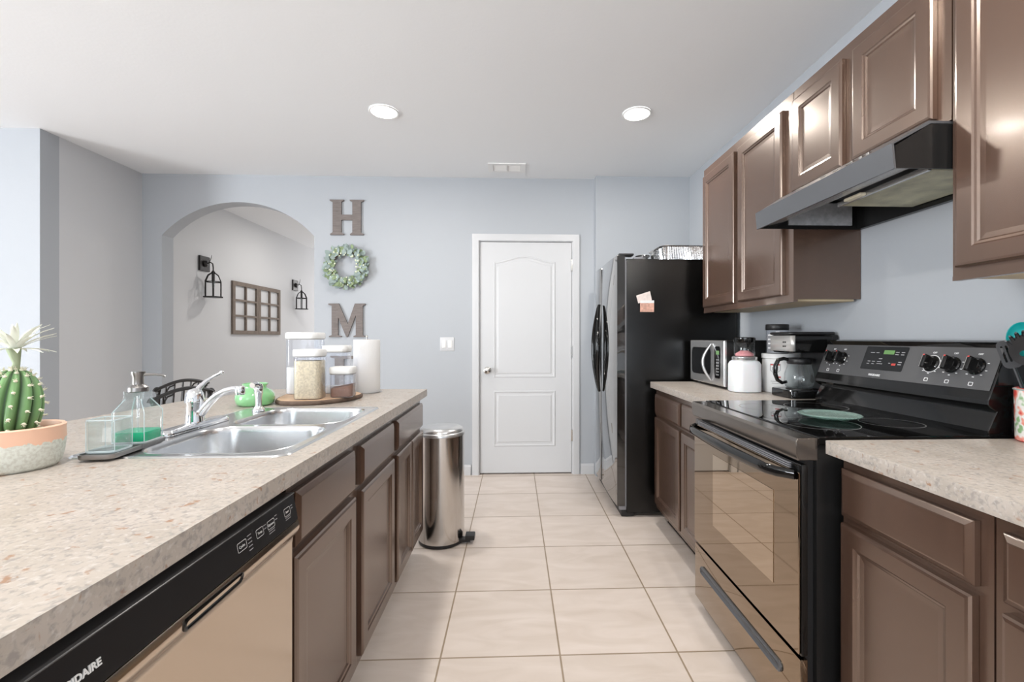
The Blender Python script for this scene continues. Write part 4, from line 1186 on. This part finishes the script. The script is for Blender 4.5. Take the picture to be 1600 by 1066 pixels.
# ------------------------------------------------------------------ utensil crock
ux, uy = 1.441, 1.195
t = thing('utensil_crock', 'white floral ceramic crock of utensils at the right counter edge', 'crock', (ux, uy, 0.9145))
MB().lathe([(0.0, 0.0), (0.050, 0.0), (0.054, 0.004), (0.056, 0.14), (0.058, 0.145), (0.054, 0.147), (0.051, 0.140), (0.050, 0.01), (0, 0.008)], (0, 0, 0), 40, caps=False).build('crock', 'floral_ceramic', t, world=False, smooth=50)
MB().lathe([(0.0575, 0.141), (0.0585, 0.143), (0.0575, 0.1455)], (0, 0, 0), 40, caps=False).build('blue_rim', 'leaf_blue', t, world=False)


def utensil(name, label, cat, base, tip, head, m, group='cooking utensils in the crock'):
    t_ = thing(name, label, cat, (base[0], base[1], base[2]), group=group)
    b, p = Vector(base), Vector(tip); d = (p - b)
    MB().tube([b, b + d * 0.5, p], [0.006, 0.005, 0.0045], 8).build('handle', m, t_)
    zax = d.normalized(); toc = Vector((0, 0, 1.2)) - p
    nrm = (toc - zax * toc.dot(zax)).normalized(); side = zax.cross(nrm)
    mp = lambda u, v, w_: tuple(p + side * u + zax * v + nrm * w_)
    head(mp, t_, m)
    return t_


def slotted(mp, t_, m):
    # spaghetti server: bowl with hole and prongs
    o = circ(0, 0.040, 0.036, 28, 0.045)
    o = [(x, y) for x, y in o]
    MB().plate(o, [circ(-0.008, 0.030, 0.009, 14)], -0.002, 0.002, lambda u, v, w_: mp(u, v, w_ + 6.0 * u * u + 2.0 * (v - 0.04) ** 2)).build('head', m, t_)
    pr_ = MB()
    for k in range(7):
        a = R(-60 + 20 * k + 0); x = 0.036 * math.sin(a); y = 0.040 + 0.045 * math.cos(a)
        pr_.tube([mp(x * 0.95, y * 0.97, 0.006), mp(x * 1.1, y + 0.010, 0.010), mp(x * 1.15, y + 0.016, 0.022)], [0.005, 0.004, 0.0025], 6)
    pr_.build('prong', m, t_)


def spoon(mp, t_, m):
    mb = MB(); mb.rings(circ(0, 0.045, 0.035, 28, 0.05), [(0, 0), (0.004, -0.004), (0.014, -0.010), (0.022, -0.012)], mp, cap0=False)
    mb.rings(circ(0, 0.045, 0.035, 28, 0.05), [(0, 0), (0.002, 0.0015), (0.006, -0.002), (0.015, -0.0075), (0.022, -0.009)], mp, cap0=False)
    mb.build('head', m, t_)


def ladle(mp, t_, m):
    MB().plate(rrect(0, 0.04, 0.040, 0.08, 0.015, 5), [rrect(x, 0.042, 0.005, 0.048, 0.0024, 2) for x in (-0.010, 0, 0.010)], -0.0015, 0.0015, mp).build('head', m, t_)


utensil('spaghetti_server', 'black pronged pasta server leaning out of the crock', 'utensil', (ux - 0.006, uy - 0.004, 1.0), (ux - 0.058, uy - 0.020, 1.132), slotted, 'utensil_black')
utensil('serving_spoon', 'teal serving spoon standing in the crock', 'utensil', (ux + 0.004, uy + 0.022, 1.0), (ux - 0.006, uy + 0.036, 1.150), spoon, 'teal')
utensil('slotted_turner', 'black slotted turner at the back of the crock', 'utensil', (ux - 0.022, uy + 0.010, 1.0), (ux - 0.036, uy + 0.040, 1.115), ladle, 'utensil_black')
utensil('ladle', 'black handled ladle standing at the right of the crock', 'utensil', (ux + 0.022, uy - 0.02, 1.0), (ux + 0.028, uy - 0.034, 1.14), spoon, 'utensil_black')


# ------------------------------------------------------------------ wall letters, wreath
def zo(x, z, cx=0, cz=0): return (x, z)


def letter_h(zb, zt, x0, x1):
    hgt = zt - zb; W = x1 - x0
    # 0..360 by 0..362 grid from the letter's own shape
    P = [(0, 362), (150, 362), (150, 352), (122, 338), (122, 208), (240, 208), (240, 338), (212, 352), (212, 362), (360, 362), (360, 352), (330, 336), (330, 26), (360, 10), (360, 0), (215, 0), (215, 10), (240, 26), (240, 153), (122, 153), (122, 26), (150, 10), (150, 0), (5, 0), (5, 10), (32, 26), (32, 336), (0, 352)]
    return [(x0 + W * a / 360, zb + hgt * b / 362) for a, b in P]


def letter_m(zb, zt, x0, x1):
    hgt = zt - zb; W = x1 - x0
    P = [(0, 202), (62, 202), (117, 78), (160, 202), (223, 202), (223, 194), (208, 188), (208, 12), (220, 6), (220, 0), (152, 0), (152, 6), (166, 12), (166, 132), (116, 0), (108, 0), (58, 120), (58, 12), (78, 6), (78, 0), (3, 0), (3, 6), (20, 12), (20, 188), (0, 194)]
    return [(x0 + W * a / 223, zb + hgt * b / 202) for a, b in P]


def letter_e(zb, zt, x0, x1):
    hgt = zt - zb; W = x1 - x0
    P = [(0, 200), (200, 200), (200, 140), (188, 140), (170, 182), (86, 182), (86, 112), (140, 112), (152, 132), (164, 132), (164, 70), (152, 70), (140, 92), (86, 92), (86, 18), (170, 18), (190, 62), (204, 62), (200, 0), (0, 0), (0, 8), (28, 16), (28, 184), (0, 192)]
    return [(x0 + W * a / 204, zb + hgt * b / 200) for a, b in P]


for nm, fn, args, lab in (('letter_h', letter_h, (2.088, 2.392, -1.592, -1.302), 'weathered grey wooden letter H at the top of the word column'),
                          ('letter_m', letter_m, (1.206, 1.496, -1.602, -1.290), 'weathered grey wooden letter M below the wreath'),
                          ('letter_e', letter_e, (0.758, 1.044, -1.585, -1.315), 'weathered grey wooden letter E mostly hidden behind the canisters')):
    mb = MB().plate(fn(*args), [], 0.001, 0.018, lambda u, v, w_: (u, YB - w_, v))
    tag(mb.build(nm, 'weathered', None, smooth=0), lab, 'wall letter', 'wooden letters on the back wall')

wc = (-1.443, YB - 0.035, 1.812)
t = thing('wreath', 'round green and grey leaf wreath between the wall letters', 'wreath', wc)
MB().tube([(0.125 * math.cos(2 * PI * k / 32), 0, 0.125 * math.sin(2 * PI * k / 32)) for k in range(33)], 0.012, 8).build('twig_ring', 'twig', t, world=False)
random.seed(7)


def leaves(cnt, m, nm, size):
    mb = MB()
    for _ in range(cnt):
        a = random.uniform(0, 2 * PI); rr = 0.128 + random.gauss(0, 0.022); rr = min(0.16, max(0.09, rr))
        c = Vector((rr * math.cos(a), random.uniform(-0.028, 0.012), rr * math.sin(a)))
        od = a + random.uniform(-1.0, 1.2)
        d = Vector((math.cos(od), random.uniform(-0.5, 0.15), math.sin(od))).normalized()
        sd = d.cross(Vector((random.uniform(-0.5, 0.5), -1, random.uniform(-0.5, 0.5)))).normalized()
        L_ = size * random.uniform(0.75, 1.2); Wd = L_ * 0.36; nn = d.cross(sd)
        cen = [c + d * L_ * f + nn * (0.004 * math.sin(PI * f)) for f in (0, 0.25, 0.5, 0.75, 1)]
        wd = (0.1, 0.85, 1, 0.8, 0.05); prev = None
        for p_, w_ in zip(cen, wd):
            cur = [mb.v(p_ - sd * Wd * w_), mb.v(p_ - nn * 0.002), mb.v(p_ + sd * Wd * w_)]
            if prev:
                for j in (0, 1): mb.bm.faces.new((prev[j], prev[j + 1], cur[j + 1], cur[j]))
            prev = cur
    for v in mb.bm.verts: v.co.y = min(v.co.y, 0.030)
    mb.build(nm, m, t, world=False, smooth=60, recalc=False)


leaves(170, 'leaf_blue', 'broad_leaves', 0.052)
leaves(170, 'leaf_green', 'green_leaves', 0.042)
mb = MB()
for _ in range(40):
    a = random.uniform(0, 2 * PI); rr = random.uniform(0.09, 0.165)
    mb.sphere((rr * math.cos(a), random.uniform(-0.04, -0.02), rr * math.sin(a)), random.uniform(0.005, 0.010), 8)
mb.build('buds', 'bud', t, world=False)

# light switch
t = thing('light_switch', 'white double rocker light switch plate beside the door', 'light switch', (-0.588, YB, 1.145))
MB().rings(rrect(-0.588, 1.145, 0.122, 0.120, 0.006, 3), [(0, 0.0005), (0, 0.004), (0.004, 0.006)], FY(YB)).build('plate', 'white_trim', t)
for dx in (-0.026, 0.026):
    MB().rings(rect(-0.588 + dx - 0.017, -0.588 + dx + 0.017, 1.112, 1.178), [(0, 0.0058), (0.001, 0.010), (0.003, 0.011)], FY(YB)).build('rocker', 'white_plastic', t)


# sconces
def sconce():
    t = thing('wall_sconce', 'nearer black cage lantern sconce on the hall wall left of the window frames', 'wall sconce', (XL, 4.785, 1.955), group='lantern sconces on the hall wall')
    MB().prism(rect(-0.075, 0.075, -0.075, 0.075), 0.001, 0.020, lambda u, v, w_: (w_, u, v), 0.002).build('back_plate', 'iron', t, world=False, smooth=0)
    MB().lathe([(0.032, 0.02), (0.034, 0.03), (0.02, 0.045), (0, 0.046)], (0, 0, 0), 16, mp=lambda u, v, w_: (w_, u, v)).tube(
        [(0.04, 0, 0), (0.07, 0, 0.015), (0.095, 0, 0.0), (0.10, 0, -0.04), (0.10, 0, -0.07)], 0.006, 8).tube([(0.06, 0, 0.01), (0.075, 0.008, 0.06), (0.078, 0.01, 0.09)], [0.004, 0.003, 0.0015], 6).build('arm', 'iron', t, world=False)
    cx_, zt_, zb_ = 0.10, -0.075, -0.345
    cg = MB(); r0 = 0.075
    cg.lathe([(0.0, 0.0), (0.096, 0.0), (0.096, 0.010), (0.0, 0.012)], (cx_, 0, zb_), 6)
    for k in range(6):
        a = 2 * PI * k / 6; ca_, sa_ = math.cos(a), math.sin(a)
        cg.tube([(cx_ + r0 * ca_, r0 * sa_, zb_ + 0.01), (cx_ + r0 * ca_, r0 * sa_, zb_ + 0.165), (cx_ + 0.05 * ca_, 0.05 * sa_, zb_ + 0.225), (cx_ + 0.010 * ca_, 0.010 * sa_, zb_ + 0.255)], 0.0055, 6)
        a2 = 2 * PI * (k + 1) / 6
        cg.tube([(cx_ + r0 * ca_, r0 * sa_, zb_ + 0.160), (cx_ + r0 * math.cos(a2), r0 * math.sin(a2), zb_ + 0.160)], 0.005, 6)
    cg.lathe([(0.016, 0.0), (0.018, 0.012), (0.008, 0.03), (0, 0.032)], (cx_, 0, zb_ + 0.245), 10)
    cg.tube([(cx_, 0, zb_ + 0.25), (cx_, 0, zb_ + 0.17)], 0.014, 8)
    cg.build('lantern_cage', 'iron', t, world=False)
    MB().lathe([(0.012, 0.165), (0.016, 0.14), (0.012, 0.11), (0, 0.10)], (cx_, 0, zb_), 12).build('bulb', 'glass_edge', t, world=False, smooth=60)
    return t


s1 = sconce()
s2 = copy_tree(s1); s2.location = (XL, 6.72, 1.955)
s2['label'] = 'farther black cage lantern sconce on the hall wall right of the window frames'


def pane_frame(label, y0, y1):
    z0, z1 = 1.24, 1.842
    t = tag(bpy.data.objects.new('window_frame_decor', None), label, 'wall decor', 'wooden window pane frames on the hall wall')
    COL.objects.link(t); t.location = (XL, (y0 + y1) / 2, z0)
    outer_ = rect(y0, y1, z0, z1)
    holes = []; b = 0.045; m_ = 0.022
    cw = (y1 - y0 - 2 * b - m_) / 2; chh = (z1 - z0 - 2 * b - 2 * m_) / 3
    for i in range(2):
        for j in range(3):
            a0 = y0 + b + i * (cw + m_); c0 = z0 + b + j * (chh + m_)
            holes.append(rect(a0, a0 + cw, c0, c0 + chh))
    MB().plate(outer_, holes, XL + 0.001, XL + 0.022, WX).build('frame', 'weathered_brown', t, smooth=0)


pane_frame('left six pane grey wooden window frame hanging on the hall wall', 5.245, 5.762)
pane_frame('right six pane grey wooden window frame hanging on the hall wall', 5.766, 6.285)


# ceiling lights and vent
def ceiling_light(label, x, y, power, group='recessed ceiling lights'):
    t = thing('ceiling_light', label, 'ceiling light', (x, y, CZ), group=group)
    MB().lathe([(0.086, -0.0005), (0.090, -0.006), (0.086, -0.010), (0.078, -0.009), (0.076, -0.004)], (x, y, CZ), 40, caps=False).build('trim_ring', 'white_plastic', t)
    MB().lathe([(0.078, -0.002), (0.077, -0.007), (0.04, -0.009), (0, -0.0095)], (x, y, CZ), 40).build('lens', 'lamp_lens', t)
    l = bpy.data.lights.new('downlight', 'AREA'); l.shape = 'DISK'; l.size = 0.15; l.energy = power; l.color = (1.0, 0.95, 0.88)
    o = bpy.data.objects.new('downlight', l); COL.objects.link(o); o.parent = t; o.location = (0, 0, -0.02)


ceiling_light('left of the two glowing recessed ceiling lights', -0.806, 2.858, 10)
ceiling_light('right of the two glowing recessed ceiling lights', 0.761, 2.826, 10)
for (x, y) in ((-0.806, 0.6), (0.761, 0.6), (-0.8, -2.2), (-4.8, 0.8), (-4.8, -2.4)):
    ceiling_light('assumed recessed ceiling light outside the picture', x, y, 14, 'recessed ceiling lights outside the picture')  # lamps assumed out of view, added to light the floor and cabinets
ceiling_light('recessed ceiling light in the hall outside the picture', -2.2, 5.6, 9, 'recessed ceiling lights outside the picture')

t = thing('ceiling_vent', 'white rectangular air vent in the ceiling near the back wall', 'vent', (-0.062, 3.76, CZ))
vo = rect(-0.215, 0.09, 3.665, 3.86)
DN = lambda u, v, w_: (u, v, CZ - w_)
vb = MB().plate(vo, [rect(-0.175, -0.067, 3.70, 3.825), rect(-0.057, 0.05, 3.70, 3.825)], 0.0005, 0.008, DN)
vb.build('frame', 'white_plastic', t, smooth=0)
MB().box(-0.20, 0.075, 3.68, 3.845, CZ - 0.0008, CZ - 0.0004).build('duct_shade', 'outlet_grey', t, smooth=0)  # grey sheet stands in for the shade inside the duct
sl = MB()
for k in range(9):
    yy = 3.706 + 0.0135 * k
    sl.prism([(yy, 0.0015), (yy + 0.0045, 0.0055), (yy + 0.0045, 0.0067), (yy, 0.0028)], -0.174, -0.068, lambda u, v, w_: (w_, u, CZ - v))
    sl.prism([(yy, 0.0015), (yy + 0.0045, 0.0055), (yy + 0.0045, 0.0067), (yy, 0.0028)], -0.056, 0.049, lambda u, v, w_: (w_, u, CZ - v))
sl.build('louvres', 'white_plastic', t, smooth=0)
